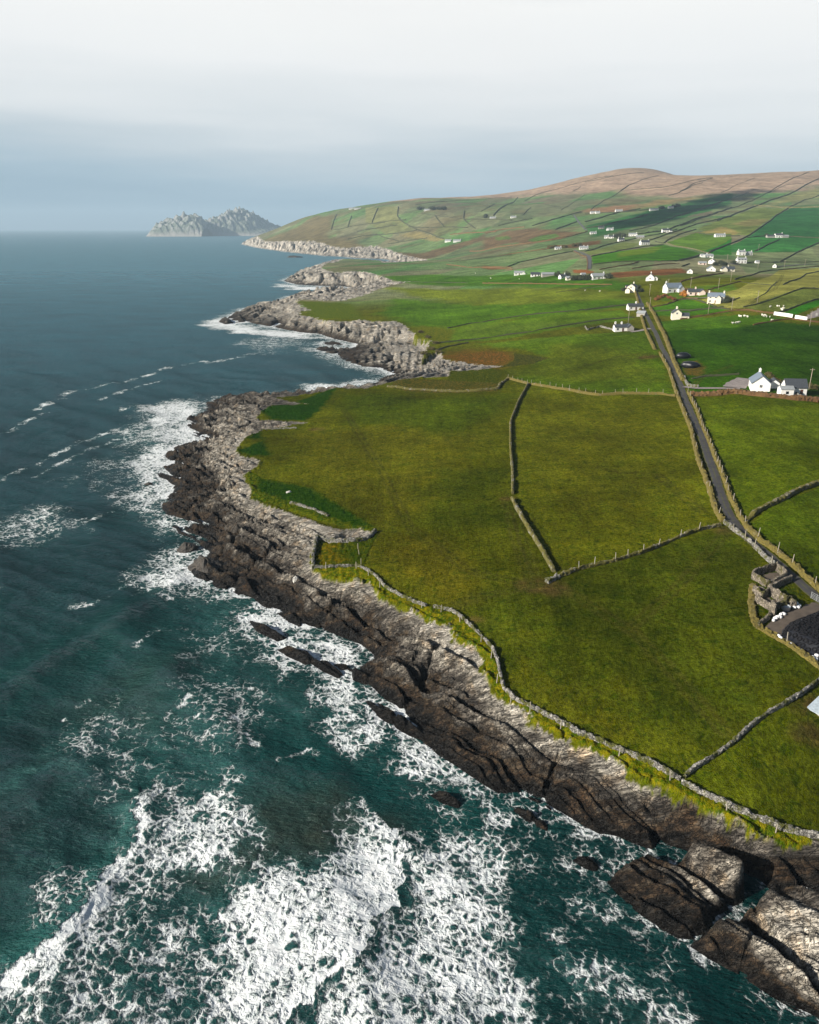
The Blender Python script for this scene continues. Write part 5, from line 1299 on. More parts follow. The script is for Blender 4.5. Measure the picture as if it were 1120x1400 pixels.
# ------------------------------------------------------------------ far field boundaries
def far_wall(pts, label, w=2.6, h=1.7, mat='dark_hedge'):
    Yc = float(np.mean(wat(pts)[:, 1])); k = max(.6, min(1.6, Yc / 1100)) * (.75 if 'moor' in label else 1.3 if Yc > 1500 else 1)
    wall_line('field_boundary', pts, w * k, h * k ** .8, mat, label, 'hedge', ds=max(1.0, Yc / 260), amp=.35 * k, seed=int(pts[0][0]), top=.22)
HB = [
 (H4([(0,240),(180,205),(350,183),(520,160),(650,138),(800,95)]), 'long dark hedge climbing from the bracken hollow to the hillside lane'),
 (H4([(0,298),(200,268),(400,240),(540,222)]), 'dark hedge through pale green fields below the bracken'),
 (H4([(180,370),(280,330),(400,305),(520,280),(620,258),(690,245)]), 'curving dark hedge above the farm row'),
 (H4([(700,245),(750,275),(795,290),(805,330),(800,385)]), 'brown hedge on the seaward side of the village lane'),
 (H4([(0,372),(60,372),(150,376),(230,385)]), 'brown bank running to the seaward end of the farm row'),
 (H4([(0,490),(200,492),(400,494),(600,497),(900,500),(990,500)]), 'straight brown bank across the fields seaward of the cream house'),
 (H4([(560,560),(700,540),(850,520),(960,510)]), 'faint bank curving towards the cream two storey house'),
 (H6([(0,190),(130,150),(300,110),(430,80),(560,60),(700,20)]), 'dark hedge rising past the white cottages by the trees'),
 (H6([(50,228),(200,200),(380,165),(430,155),(600,140)]), 'dark hedge under the lone white two storey house'),
 (H6([(60,290),(160,278),(300,268),(400,265),(560,265),(700,265),(800,240),(880,215)]), 'dark hedge along the foot of the long green field'),
 (H6([(110,330),(230,308),(350,290),(410,270)]), 'short dark hedge above the red bracken strip'),
 (H6([(360,322),(500,300),(640,285),(720,283)]), 'dark hedge between two narrow fields above the red bracken'),
 (H6([(620,125),(700,150),(790,165),(880,185),(960,210)]), 'grey wall sloping down to the long white bungalow'),
 (H6([(540,115),(600,130),(620,110),(720,60),(850,20)]), 'grey hedge beside the narrow lane up the hill'),
 (H6([(740,305),(800,285)]), 'short dark hedge above the small white cottage'),
 (H6([(740,415),(850,395),(950,375),(1060,355)]), 'brown hedge behind the big white house'),
 (H6([(490,620),(600,605),(720,560),(780,545),(860,555)]), 'thick brown hedge inland of the lane below the pink bungalow'),
 (H6([(540,650),(700,640),(850,640),(960,625),(1060,615)]), 'dark hedge beside the cream house with twin chimneys'),
 (H6([(0,640),(100,628),(230,610),(330,600)]), 'dark hedge meeting the long white cottage'),
 (H5([(0,440),(130,405),(250,370),(420,340)]), 'dark hedge along the upper edge of the shaded field'),
 (H5([(0,490),(150,470),(300,430),(480,385)]), 'dark hedge through the shaded field'),
 (H5([(340,510),(500,475),(640,420),(820,355),(1000,300),(1120,265)]), 'long dark hedge climbing below the cloud shadow towards the moor'),
 (H5([(300,540),(420,535),(560,515),(640,500),(800,435),(960,385),(1120,330)]), 'long dark hedge climbing behind the white house to the hill'),
 (H5([(480,585),(640,530),(760,490),(860,455),(980,430),(1120,400)]), 'grey hedge with trees climbing to the tan field'),
 (H5([(640,240),(720,215),(820,160),(900,140)]), 'dark wall on the moor below the saddle'),
 (H5([(270,200),(340,155),(440,115),(560,85)]), 'dark wall climbing the moor to the rounded top'),
 (H5([(0,135),(150,105),(300,75),(450,62)]), 'dark wall crossing the moor below the skyline'),
 (H5([(350,195),(480,185),(600,175),(720,150),(860,115),(980,100)]), 'dark wall along the moor above the tan slope'),
 (H5([(0,375),(100,372),(300,365),(500,345)]), 'scrubby hedge below the white houses on the hill'),
 (H7([(0,495),(150,440),(330,380),(520,315),(660,250),(800,170),(1040,60)]), 'long dark wall running straight up to the moor skyline'),
 (H7([(0,415),(180,355),(400,280),(550,225)]), 'dark hedge along the shaded strip to the moor edge'),
 (H7([(300,455),(430,405),(570,350),(720,290),(880,240),(1000,170),(1120,115)]), 'long green wall running up past the tan fields'),
 (H7([(240,700),(400,640),(520,590),(600,540),(660,500),(740,440),(870,350),(1000,285),(1120,250)]), 'dark hedge sweeping up along the deep green field'),
 (H7([(540,590),(700,575),(880,580),(1120,592)]), 'hedge past the white farmhouse in the deep green field'),
 (H7([(600,700),(700,650),(790,610)]), 'short hedge below the white farmhouse'),
 (H7([(960,705),(1040,665),(1130,620)]), 'dark wall slanting down the inland green field'),
 (H7([(150,555),(280,570),(480,575)]), 'hedge either side of the long white house among tan fields'),
 (H7([(330,225),(450,165),(600,110)]), 'faint wall climbing the moor'),
 (H7([(0,215),(110,150),(260,110)]), 'dark wall climbing the moor beside the saddle'),
 (H7([(690,235),(860,160),(1000,150)]), 'faint wall across the inland moor slope'),
 (H7([(600,330),(760,345),(880,350),(1120,345)]), 'pale bank along the top of the deep green field'),
 (H8([(0,188),(100,165),(200,130),(280,100),(400,50),(520,0)]), 'thick dark hedge sweeping up from the village'),
 (H8([(610,108),(700,60),(800,15)]), 'dark wall up the field inland of the topmost house'),
 (H8([(810,190),(930,125),(1040,75),(1120,40)]), 'straight dark wall climbing from the village street'),
 (H8([(530,205),(620,195),(720,205),(830,195),(960,200),(1120,195)]), 'scrubby dark hedge along the village street'),
 (H8([(440,340),(540,310),(620,285),(740,262),(830,258)]), 'dark hedge along the top of the pale yellow field'),
 (H8([(830,258),(960,245),(1120,232)]), 'brown hedge above the inland yellow fields'),
 (H8([(220,425),(330,395),(420,370),(490,355)]), 'thick brown hedge behind the cream two storey house'),
 (H8([(490,358),(600,372),(720,380),(770,388)]), 'worn bank between the two yellow fields'),
 (H8([(830,380),(920,345),(1010,295),(1120,272)]), 'dark hedge slanting across the inland yellow field'),
 (H8([(510,562),(620,540),(740,500),(860,455),(980,410),(1060,408),(1130,415)]), 'thick dark hedge below the yellow fields'),
 (H8([(770,612),(860,585),(960,545),(1060,510),(1130,490)]), 'dark hedge above the vivid green strip'),
 (H8([(360,515),(420,505),(480,488)]), 'short dark hedge beside the cream two storey house'),
 (H8([(0,500),(60,495),(130,500),(220,530),(290,560)]), 'scrubby bank seaward of the cream two storey house'),
 (H8([(80,595),(180,580),(300,570),(400,580)]), 'dark hedge in front of the small green paddock'),
 (H8([(0,660),(160,635),(300,610),(440,590)]), 'brown hedge along the head of the sheep field'),
 (H8([(450,590),(540,580),(640,600),(750,612)]), 'tangled brown verge running to the white wall'),
 (H8([(590,705),(700,685),(830,660),(900,655)]), 'brown hedge between the sheep field and the big green field'),
 (H8([(900,657),(1000,672),(1130,685)]), 'russet hedge below the long white wall'),
 (H8([(0,360),(120,325),(230,300),(340,290)]), 'brown hedge behind the pink bungalow'),
 (H8([(780,355),(700,440),(600,500)]), 'faint trodden bank across the yellow field'),
 (H2([(0,318),(150,298),(310,285)]), 'dark hedge on the far headland under the tan field'),
 (H2([(0,363),(100,345),(240,325)]), 'second dark hedge down the far headland'),
 (H2([(0,408),(150,395),(280,382),(390,365)]), 'third dark hedge down the far headland'),
 (H2([(110,405),(190,430),(250,448)]), 'short hedge slanting down the far headland'),
 (H2([(170,470),(320,445),(470,425)]), 'lowest dark hedge on the far headland above the cliffs'),
 (H2([(250,185),(242,255),(270,290),(330,325),(400,360),(500,390),(600,430)]), 'dark curving hedge between the tan and green fields of the headland'),
 (H2([(48,310),(70,250),(95,195)]), 'dark wall across the tan headland field'),
 (H2([(330,335),(500,345),(600,340),(780,345)]), 'dark hedge across the green headland fields'),
 (H2([(530,250),(560,290),(598,335)]), 'short dark hedge inside the green headland fields'),
 (H2([(300,225),(420,235),(560,255),(740,275)]), 'faint hedge below the dark row of trees'),
 (H2([(755,215),(748,275),(790,315),(840,350)]), 'dark bushy hedge beside the tan field on the headland'),
 (H2([(880,222),(930,195),(985,165)]), 'short dark wall near the moor edge'),
 (H2([(980,255),(1010,220),(1060,185),(1120,150)]), 'dark wall climbing to the headland moor'),
 (H2([(650,398),(780,385),(900,380),(1000,375)]), 'dark hedge above the bracken valley'),
 (H2([(760,280),(900,282),(1020,280),(1120,290)]), 'hedge past the white farmhouse on the headland'),
 (H2([(380,170),(480,155),(640,140),(900,125),(1120,110)]), 'dark wall along the lower edge of the headland moor'),
 (H2([(640,605),(800,590),(960,570),(1120,550)]), 'dark hedge across the green field above the cove'),
 (H2([(800,525),(960,505),(1120,480)]), 'dark hedge below the green patches in the bracken'),
 (H2([(620,625),(690,635),(800,650),(960,645),(1120,650)]), 'dark brown bank behind the cove fields'),
 (H1([(690,330),(710,260),(730,215)]), 'dark wall at the edge of the headland heath'),
 (H1([(815,315),(830,265),(845,225)]), 'dark wall between small headland fields'),
 (H1([(710,335),(830,310),(940,290),(1100,275)]), 'dark wall crossing the small headland fields'),
 (H1([(815,405),(920,380),(1040,365)]), 'dark wall low on the headland slope'),
 (H1([(885,345),(960,330),(1040,322)]), 'short dark wall on the headland slope'),
 (H3([(80,390),(150,325),(270,250)]), 'dark hedge straight up the grey hillside to the moor'),
 (H3([(320,280),(380,245),(440,220),(560,190),(700,150),(850,110),(1000,85)]), 'dark wall from the grey hillside over the moor'),
 (H3([(310,385),(370,330)]), 'faint wall on the grey hillside'),
 (H3([(340,290),(480,305),(600,330)]), 'faint hedge across the grey hillside'),
 (H3([(20,530),(130,500),(320,480)]), 'dark hedge at the top of the bracken'),
 (H3([(120,470),(250,440),(380,415)]), 'dark hedge above the pale field on the grey hillside'),
 (H3([(380,470),(500,435),(620,400),(760,365)]), 'scrubby dark hedge up the grey hillside'),
 (H3([(560,500),(640,470),(720,440)]), 'dark scrub line beside the hillside lane'),
 (H3([(0,300),(60,320),(90,305)]), 'short dark wall under the headland moor'),
 (H3([(600,350),(680,300),(780,230)]), 'faint wall climbing towards the moor'),
 (H3([(830,345),(920,280),(1040,215),(1120,160)]), 'dark wall from the hill houses to the moor'),
 (H3([(690,205),(750,170)]), 'short dark wall on the moor slope'),
 ([(596,470),(640,465),(700,457),(720,455),(780,444),(840,436),(868,434)], 'dark field bank running from the cove to the long white cottage'),
 ([(612,449),(640,443),(680,437),(720,431),(780,426),(820,421),(856,417)], 'thick dark bank running inland from the cove below the cream house'),
 ([(595,480),(608,475),(640,469)], 'scrubby end of the field bank above the cove'),
 ([(520,385),(540,385),(600,386),(640,387)], 'faint bank along the middle headland fields'),
 ([(946,518),(965,515),(985,514),(1010,512)], 'dark hedge beside the drive to the white houses'),
]
for pts, lb in HB:
    mat = 'russet_bank' if any(k in lb for k in ('brown', 'russet', 'bracken')) else 'dark_hedge'
    if 'grey wall' in lb or 'pale bank' in lb: mat = 'mossy_stone'
    faint = 'faint' in lb or 'worn' in lb
    far_wall(pts, lb, .9 if faint else 1.3, .5 if faint else 1.05, mat)
wall_line('white_wall', H8([(755,622),(830,632),(905,645)]), .6, 1.9, 'white_render', 'white roadside wall, seaward half before its dark gate', 'wall', ds=1.0, amp=.02, seed=3, top=.01)
wall_line('white_wall', H8([(925,650),(970,658),(1022,668)]), .6, 1.9, 'white_render', 'white roadside wall, inland half after its dark gate', 'wall', ds=1.0, amp=.02, seed=4, top=.01)
wall_line('stone_wall', [(845,453),(820,447),(803,452),(800,447)], .5, 1.0, 'dry_stone', 'low pale wall round the garden of the seaward cottage', 'wall', ds=.6, amp=.08, seed=5)
wall_line('stone_wall', [(936,517),(938,524),(942,529),(955,530)], .7, 1.3, 'dry_stone', 'curved pale entrance wall at the mouth of the drive', 'wall', ds=.5, amp=.06, seed=6)
wall_line('stone_wall', [(1088,540),(1095,545),(1108,548)], .6, 1.2, 'dry_stone', 'short pale garden wall in front of the steep dark roof', 'wall', ds=.5, amp=.08, seed=7)
# black domes for two dark shapes behind the lane bank
for k, (px, ww, dd, rot, lb) in enumerate((((928,490), 3.2, 2.2, -.15, 'black heap just inland of the lane bank, farther of two'), ((937,503), 4.0, 2.4, -.35, 'black heap just inland of the lane bank, nearer of two'))):
    x, y = at(*px); me = blobmesh('black_heap', ww, dd, 1.7, 'black_sheet', 5 + k, .25, 20, 8); o = link('black_heap', me); o.location = (x + 2, y, float(gz(x, y)) - .05); o.rotation_euler = (0, 0, rot); tag(o, lb, 'heap')
# graves beside the white wall
gm = MB().box(-.45, .45, -.1, .1, -.3, 1.1).add([(-.45,-.1,1.1),(.45,-.1,1.1),(.45,.1,1.1),(-.45,.1,1.1),(0,-.1,1.45),(0,.1,1.45)], [(0,1,4),(2,3,5),(1,2,5,4),(3,0,4,5)])
g0 = None
GY = wat([(1096,436),(1103,431),(1120,421),(1150,424),(1150,432),(1120,433),(1106,436)])
patch('graveyard_ground', [(1094,437),(1103,431),(1120,421),(1150,424),(1150,432),(1120,433),(1106,436)], 'gravel_drive', 'pale gravel of the graveyard', .08, 1.5)
for i in range(60):
    x = random.uniform(GY[:, 0].min(), GY[:, 0].max()); y = random.uniform(GY[:, 1].min(), GY[:, 1].max())
    if not inside(np.array([x]), np.array([y]), GY)[0]: continue
    if g0 is None: o = g0 = gm.build('gravestone', M['gravestone'])
    else: o = g0.copy(); COL.objects.link(o)
    o.location = (x, y, float(gz(x, y))); o.rotation_euler = (random.uniform(-.06, .06), 0, random.uniform(-.2, .2)); o.scale = (random.uniform(.9, 1.3), 1, random.uniform(.8, 1.3))
    tag(o, 'pale gravestone in the small graveyard behind the white wall', 'gravestone', 'gravestones behind the white wall')
# ------------------------------------------------------------------ sheep
def sheep_mesh():
    import bmesh
    b = bmesh.new(); bmesh.ops.create_uvsphere(b, u_segments=12, v_segments=8, radius=.5)
    for v in b.verts:
        v.co.x *= 1.15; v.co.y *= .62; v.co.z = v.co.z * .62 + .62
    b.faces.ensure_lookup_table()
    def nearest(p): return min(b.faces, key=lambda f: (f.calc_center_median() - Vector(p)).length)
    def pull(p, q, sc):
        f = nearest(p); r = bmesh.ops.extrude_discrete_faces(b, faces=[f])['faces'][0]; c = r.calc_center_median()
        for v in r.verts: v.co = Vector(q) + (v.co - c) * sc
    for sx_ in (-.32, .32):
        for sy_ in (-.16, .16): pull((sx_, sy_, .36), (sx_, sy_, .0), .5)
    pull((.56, 0, .72), (.72, 0, .86), .9); pull((.72, 0, .86), (.98, 0, .78), .55)
    me = bpy.data.meshes.new('sheep'); b.to_mesh(me); b.free(); me.materials.append(M['wool']); return me
sm = sheep_mesh()
S9 = lambda p: Z(1000, 400, 9.33, p)
def flock(pts, label, group, scale=1.15):
    for q in pts:
        x, y = at(*q); o = bpy.data.objects.new('sheep', sm); COL.objects.link(o); o.location = (x, y, float(gz(x, y)) + .02); o.rotation_euler = (0, 0, random.uniform(0, 6.28)); o.scale = (scale,) * 3
        tag(o, label, 'sheep', group)
flock(S9([(95,305),(105,310),(120,313),(165,308),(205,318),(15,402),(22,400),(58,397),(63,394),(85,392),(105,387)]), 'white sheep grazing in the paddock left of the white wall', 'sheep in the lower paddock')
flock(S9([(390,292),(395,300),(415,308),(425,300),(435,306),(450,318),(490,322),(515,362)]), 'white sheep bunched near the end of the white wall', 'sheep by the white wall')
flock(S9([(495,190),(585,182),(610,184),(665,184),(640,220),(648,236),(660,212)]), 'white sheep on the slope above the white wall', 'sheep above the white wall')
flock([(671,381),(710,382),(800,398),(820,520-121),(650,374)], 'lone sheep in the wide fields seaward of the lane', 'scattered sheep')
# ------------------------------------------------------------------ poles
pm = MB().tube((0,0,-.6), (0,0,8.2), .15, .10, 8); am = MB().box(-.9, .9, -.06, .06, 7.55, 7.68)
for sx_ in (-.75, .0, .75): am.tube((sx_, 0, 7.68), (sx_, 0, 7.86), .05, .04, 6)
pr = None
for (px, py), lb in zip([(1107,446),(1106,533),(859,441),(888,424),(1036,368),(999,385),(982,396),(1035,416),(1000,425),(968,430),(1072,367),(1100,365),(994,358),(1037,343),(888,404),(944,394),(913,397)],
    ['beside the long white wall', 'behind the house with the steep dark roof', 'behind the seaward cottage', 'on the lane bank above the stone shed', 'below the village street', 'in front of the cream gabled house', 'beside the brown hedge over the pale field',
     'in the pale yellow field', 'beyond the paddock below the yellow field', 'by the dark hedge before the paddock', 'at the inland end of the village street', 'beside the street hedge farthest inland', 'behind the long white bungalow', 'in the green field above the topmost house', 'near the white steep gabled house', 'between the big white house and the bungalow', 'in the paddock beside the lane head']):
    x, y = at(px, py)
    o = empty('utility_pole', (x, y, float(gz(x, y))), random.uniform(-.4, .4)); tag(o, 'wooden pole with crossarm ' + lb, 'utility pole', 'utility poles across the village')
    if pr is None: pr = (pm.build('post', M['pole_wood'], o, True), am.build('crossarm', M['pole_wood'], o))
    else:
        for p in pr: q = p.copy(); COL.objects.link(q); q.parent = o
# ------------------------------------------------------------------ shrubs
def leafmat(name, col):
    n = NT(name); c = n.mix(n.noise(1.2, 3, .7), n.mix(1.0, col, (.45, .5, .5), 'MULTIPLY'), n.mix(1.0, col, (1.6, 1.5, 1.3), 'MULTIPLY')); M[name] = n.bsdf(c, .8)
leafmat('dark_leaf', (.035, .045, .02)); leafmat('rust_leaf', (.20, .08, .02)); leafmat('orange_leaf', (.42, .17, .02)); leafmat('gorse_leaf', (.09, .075, .02))
def shrub_mesh(name, mat, nl=420, seed=0):
    r = np.random.default_rng(seed); V = []; f = []
    lobes = [(r.uniform(-.5, .5), r.uniform(-.5, .5), r.uniform(.25, .62), r.uniform(.32, .5)) for _ in range(7)]
    for k in range(nl):
        lx, ly, lz, lr = lobes[k % 7]; d = r.normal(size=3); d /= np.linalg.norm(d); p = np.array((lx, ly, lz)) + d * lr * r.uniform(.6, 1.05)
        p[2] = max(p[2], .03); a = r.normal(size=3); a /= np.linalg.norm(a); b = np.cross(a, d + .3 * r.normal(size=3)); b /= np.linalg.norm(b) + 1e-6; s = r.uniform(.06, .12)
        i = len(V); V += [tuple(p - a * s - b * s * .6), tuple(p + a * s - b * s * .6), tuple(p + a * s + b * s * .6), tuple(p - a * s + b * s * .6)]; f.append((i, i + 1, i + 2, i + 3))
    me = bpy.data.meshes.new(name); me.from_pydata(V, [], f); me.update(); me.materials.append(M[mat]); return me
SHM = {k: [shrub_mesh('shrub', k, 420, 10 * i + j) for j in range(3)] for i, k in enumerate(('dark_leaf', 'rust_leaf', 'orange_leaf', 'gorse_leaf'))}
def shrub(px, py, r, h, mat, label, group=None):
    x, y = at(px, py); o = bpy.data.objects.new('shrub', random.choice(SHM[mat])); COL.objects.link(o); o.location = (x, y, float(gz(x, y)) - .05)
    o.scale = (r, r, h); o.rotation_euler = (0, 0, random.uniform(0, 6)); tag(o, label, 'shrub', group)
for px, py in [(784,383),(788,383),(792,383),(796,383),(800,383),(804,383),(808,382),(812,381)]: shrub(px, py, 4.2, 4.6, 'dark_leaf', 'dark conifer in the hedge behind the cream cottage', 'conifer hedge of the farm row')
for px, py in [(762,378),(765,380),(776,379)]: shrub(px, py, 4, 5, 'dark_leaf', 'dark tree beside the small white house in the farm row', 'dark trees of the farm row')
shrub(831,381,5,4.5,'dark_leaf','dark shrub beside the white house at the hedge end')
for px, py in [(842,324),(848,323),(853,324),(845,327)]: shrub(px, py, 6, 6, 'dark_leaf', 'dark tree among the three white cottages on the hill', 'dark trees by the three cottages')
for px, py in [(575,287),(592,287),(600,287),(606,287)]: shrub(px, py, 14, 10, 'dark_leaf', 'dark tree beside the pale house on the far headland', 'dark trees on the far headland')
for px, py in [(921,284),(926,283),(905,286)]: shrub(px, py, 10, 8, 'dark_leaf', 'dark tree beside the highest white house', 'dark trees by the highest house')
shrub(664,298,8,12,'dark_leaf','tall dark tree beside the white farmhouse among grey fields')
for px, py in [(933,404),(937,405),(936,402)]: shrub(px, py, 2.4, 2.6, 'orange_leaf', 'orange shrub between the big white house and the pink bungalow', 'orange shrubs by the bungalow')
for px, py in [(988,412),(993,414),(998,412),(992,409)]: shrub(px, py, 3.2, 2.6, 'dark_leaf', 'dark shrub beside the cream two storey house', 'shrubs by the cream house')
for px, py in [(1054,516),(1060,520),(1065,523),(1050,513)]: shrub(px, py, 2.0, 1.6, 'gorse_leaf', 'tan gorse bush behind the pair of white houses', 'gorse behind the white houses')
for px, py in [(1105,530),(1112,532)]: shrub(px, py, 2.2, 2.0, 'gorse_leaf', 'tan gorse bush beyond the steep dark roofed house', 'gorse beyond the dark roof')
for px, py in [(752,340),(758,339),(772,339),(786,337),(792,336)]: shrub(px, py, 6, 5, 'gorse_leaf', 'scrubby bush in the russet hollow', 'bushes in the russet hollow')
for px, py in [(903,407),(909,405),(915,408),(898,410),(921,410)]: shrub(px, py, 3, 2, 'rust_leaf', 'rusty bramble inland of the lane head', 'brambles at the lane head')
for px, py in [(576,455),(585,462),(596,470),(590,478),(602,482),(580,484)]: shrub(px, py, 3, 1.8, 'gorse_leaf', 'low gorse at the head of the rocky cove', 'gorse above the cove')
for px, py in [(985,361),(990,363),(978,363),(1004,361)]: shrub(px, py, 5, 4, 'dark_leaf', 'dark tree between the houses of the village street', 'dark trees in the village')
for px, py in [(1060,324),(1068,324),(1047,324)]: shrub(px, py, 6, 5, 'dark_leaf', 'dark tree round the white farmhouse in the deep green field', 'dark trees at the farmhouse')
for px, py in [(853,398),(872,395),(876,399)]: shrub(px, py, 3, 3, 'dark_leaf', 'dark shrub beside the cream house at the lane end', 'shrubs at the lane end')
# ------------------------------------------------------------------ loose rocks
n = NT('wet_rock'); f1_ = n.noise(.9, 5, .65); f2_ = n.noise(5, 3, .6)
c = n.mix(n.rng(f1_, .35, .65), (.012, .010, .008), (.055, .043, .032)); M['wet_rock'] = n.bsdf(n.mix(1.0, c, n.rng(f2_, .3, .7, .6, 1.4), 'MULTIPLY'), .5, n.bump(n.math('ADD', f1_, f2_), .8, .3))
n = NT('pale_rock'); f2_ = n.noise(2, 4, .6); M['pale_rock'] = n.bsdf(n.mix(f2_, (.38, .37, .34), (.62, .60, .56)), .9, n.bump(f2_, .6, .1))
def rock(px, py, sx_, sy_, sz_, mat, label, rot, seed, z=0.0, name='sea_rock'):
    x, y = at0(px, py, z); V = []; f = []; nu, nv_ = 22, 12; r = np.random.default_rng(seed)
    pl = r.normal(size=(9, 3)); pl[:, 2] = np.abs(pl[:, 2]); pl /= np.linalg.norm(pl, axis=1)[:, None]; dd = r.uniform(.62, .95, 9)
    for j in range(nv_ + 1):
        ph = math.pi * j / nv_
        for i in range(nu):
            d = np.array((math.sin(ph) * math.cos(6.2832 * i / nu), math.sin(ph) * math.sin(6.2832 * i / nu), -math.cos(ph)))
            k = min(1.0, float(np.min(np.where(pl @ d > .05, dd / np.maximum(pl @ d, .05), 9)))) * (1 + .05 * r.normal())
            V.append((d[0] * k * sx_, d[1] * k * sy_, d[2] * k * sz_))
    for j in range(nv_):
        for i in range(nu): f.append((j * nu + i, j * nu + (i + 1) % nu, (j + 1) * nu + (i + 1) % nu, (j + 1) * nu + i))
    me = bpy.data.meshes.new(name); me.from_pydata(V, [], f); me.update(); o = link(name, me, M[mat]); o.location = (x, y, z); o.rotation_euler = (0, 0, rot)
    tag(o, label, 'rock'); return o
rock(256,750,3.0,2.2,1.7,'wet_rock','dark wet rock awash off the point, just above the big leaning block',.3,1)
rock(260,573,1.8,1.5,1.6,'wet_rock','small dark rock standing off the outermost tip of the point',.8,2)
rock(252,611,1.6,1.2,1.0,'wet_rock','low dark rock in the surf of the small inlet',.1,3)
rock(203,662,1.2,.9,.7,'wet_rock','lone dark rock awash far out in the surf',.1,4)
rock(282,778,5.2,3.6,3.4,'wet_rock','big leaning brown block at the water on the near side of the point',-.5,5)
rock(403,352,22,6,5,'wet_rock','small dark islet off the far headland cliffs',0,6)
rock(452,482,4,2,1.2,'wet_rock','low dark rock in the cove mouth',0,8)
bx, by = at(405, 791); rock(405,793,.75,.55,1.1,'pale_rock','white upright boulder among the dark rocks below the small enclosure',.4,9,float(gz(*at0(405,793,3.0)))+.4,'boulder')
rock(395,673,.8,.5,.5,'pale_rock','white boulder lying in the green slope above the point',.4,10,float(gz(*at(395,673)))+.1,'boulder')
# ------------------------------------------------------------------ islands on the horizon
n = NT('island_rock'); pos = n.n('ShaderNodeNewGeometry'); sp = n.n('ShaderNodeSeparateXYZ'); n.put(sp.inputs[0], pos.outputs['Position']); sn = n.n('ShaderNodeSeparateXYZ'); n.put(sn.inputs[0], pos.outputs['Normal'])
nn = n.noise(.012, 5, .65); k_ = n.math('ADD', n.rng(sn.outputs[2], .6, .95), n.math('MULTIPLY', n.math('SUBTRACT', nn, .5), 1.4))
c = n.mix(n.rng(k_, .3, .7), (.22, .215, .20), (.11, .13, .09)); c = n.mix(n.rng(n.math('ADD', sp.outputs[2], n.math('MULTIPLY', nn, 50)), 35, 70, 1, 0), c, (.30, .28, .25))
M['island_rock'] = n.bsdf(c, .95, n.bump(nn, .6, 25))
def island(prof, Y0, depth, label, slant):
    pr_ = [(uYz(a, 320, Y=Y0)[0] * Y0, max(0, uYz(a, b, Y=Y0)[2])) for a, b in prof]; xs = np.array([p[0] for p in pr_]); zs = np.array([p[1] for p in pr_])
    gx_ = np.linspace(xs[0] - 20, xs[-1] + 20, 420); gd_ = np.linspace(-1, 1, 110); xx, dd = np.meshgrid(gx_, gd_)
    P = np.interp(xx + slant * dd * depth * .25, xs, zs, 0, 0)
    hh = P * np.clip(1 - np.abs(dd) ** 1.7, 0, 1) ** .75
    q = (xx + .55 * dd * depth) / 62 + .5 * fbm(xx / 180, dd * 2, 3, 3)
    hh = hh * (.88 + .12 * saw(q, .3) + .12 * fbm(xx / 260, dd * 3, 23, 3)) * (1 + .14 * fbm(xx / 70, dd * 5, 13, 5)) - 6 + 5 * sstep(0, 30, P)
    V = np.stack([xx, Y0 + dd * depth, np.maximum(hh, -6)], -1).reshape(-1, 3); n1 = len(gx_)
    i = np.arange((len(gd_) - 1) * (n1 - 1)); r_ = i // (n1 - 1); c_ = i % (n1 - 1)
    me = big_mesh('island', V, np.stack([r_ * n1 + c_, r_ * n1 + c_ + 1, (r_ + 1) * n1 + c_ + 1, (r_ + 1) * n1 + c_], 1))
    o = link('island', me, M['island_rock']); tag(o, label, None, None, 'structure'); return o
island([(204,321),(208,314),(216,306),(224,301),(236,299),(246,294),(254,293),(262,294),(270,293),(277,296),(282,302),(286,309),(292,321)], 7600, 520, 'craggy grey island with slanting ribs on the horizon', 1)
island([(262,321),(272,309),(284,303),(296,300),(304,298),(311,291),(318,287),(326,286),(338,289),(348,294),(358,300),(366,306),(374,311),(386,315),(400,321)], 8200, 600, 'rounded green-grey island behind the craggy one', -1)
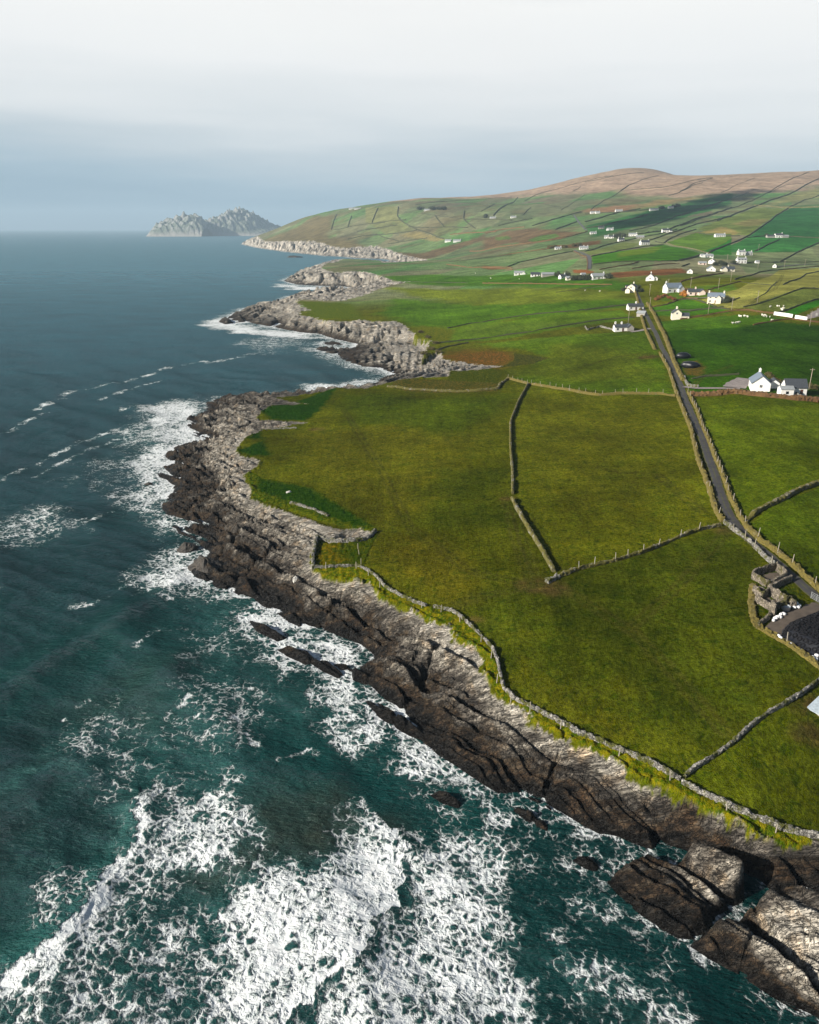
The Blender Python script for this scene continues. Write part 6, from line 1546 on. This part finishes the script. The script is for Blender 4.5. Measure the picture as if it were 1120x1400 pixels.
# ------------------------------------------------------------------ the cloud whose shadow lies on the hillside
k_ = Vector((SUN_DIR.x / SUN_DIR.z, SUN_DIR.y / SUN_DIR.z)); CZ = 950.0
cpx = H5([(120,480),(300,425),(470,362),(640,318),(760,310),(860,268),(1000,228),(1180,205),(1290,222),(1180,260),(1000,300),(860,352),(700,395),(560,430),(380,470),(240,495)])
cw = wat(cpx); cg = land(cw[:, 0], cw[:, 1]); cp = np.stack([cw[:, 0] + k_.x * (CZ - cg), cw[:, 1] + k_.y * (CZ - cg)], 1)
lo = cp.min(0) - 60; hi = cp.max(0) + 60; gx_ = np.linspace(lo[0], hi[0], 110); gy_ = np.linspace(lo[1], hi[1], 110); xx, yy = np.meshgrid(gx_, gy_)
s_ = sdist(xx, yy, cp) + 55 * fbm(xx / 130, yy / 130, 7, 4)
th_ = np.sqrt(np.clip(s_, 0, None)) * 7 * (1 + .5 * fbm(xx / 80, yy / 80, 9, 3)); V = []; f = []; idx = -np.ones(s_.shape, int)
for j in range(110):
    for i in range(110):
        if s_[j, i] > 0: idx[j, i] = len(V) // 2; V += [(xx[j, i], yy[j, i], CZ + th_[j, i]), (xx[j, i], yy[j, i], CZ - .3 * th_[j, i] - 2)]
for j in range(109):
    for i in range(109):
        q = [idx[j, i], idx[j, i + 1], idx[j + 1, i + 1], idx[j + 1, i]]
        if min(q) >= 0: f += [tuple(2 * k for k in q), tuple(2 * k + 1 for k in q[::-1])]
n = NT('cloud_white'); tr_ = n.n('ShaderNodeBsdfTransparent'); df_ = n.n('ShaderNodeBsdfDiffuse'); df_.inputs[0].default_value = (.9, .9, .9, 1); mx_s = n.n('ShaderNodeMixShader'); mx_s.inputs[0].default_value = .8
n.t.links.new(tr_.outputs[0], mx_s.inputs[1]); n.t.links.new(df_.outputs[0], mx_s.inputs[2]); n.t.links.new(mx_s.outputs[0], n.out.inputs[0]); M['cloud'] = n.m
me = bpy.data.meshes.new('cloud'); me.from_pydata(V, [], f); me.update(); tag(link('cloud', me, M['cloud'], None, True), 'drifting white cloud shading the hillside', None, None, 'stuff')
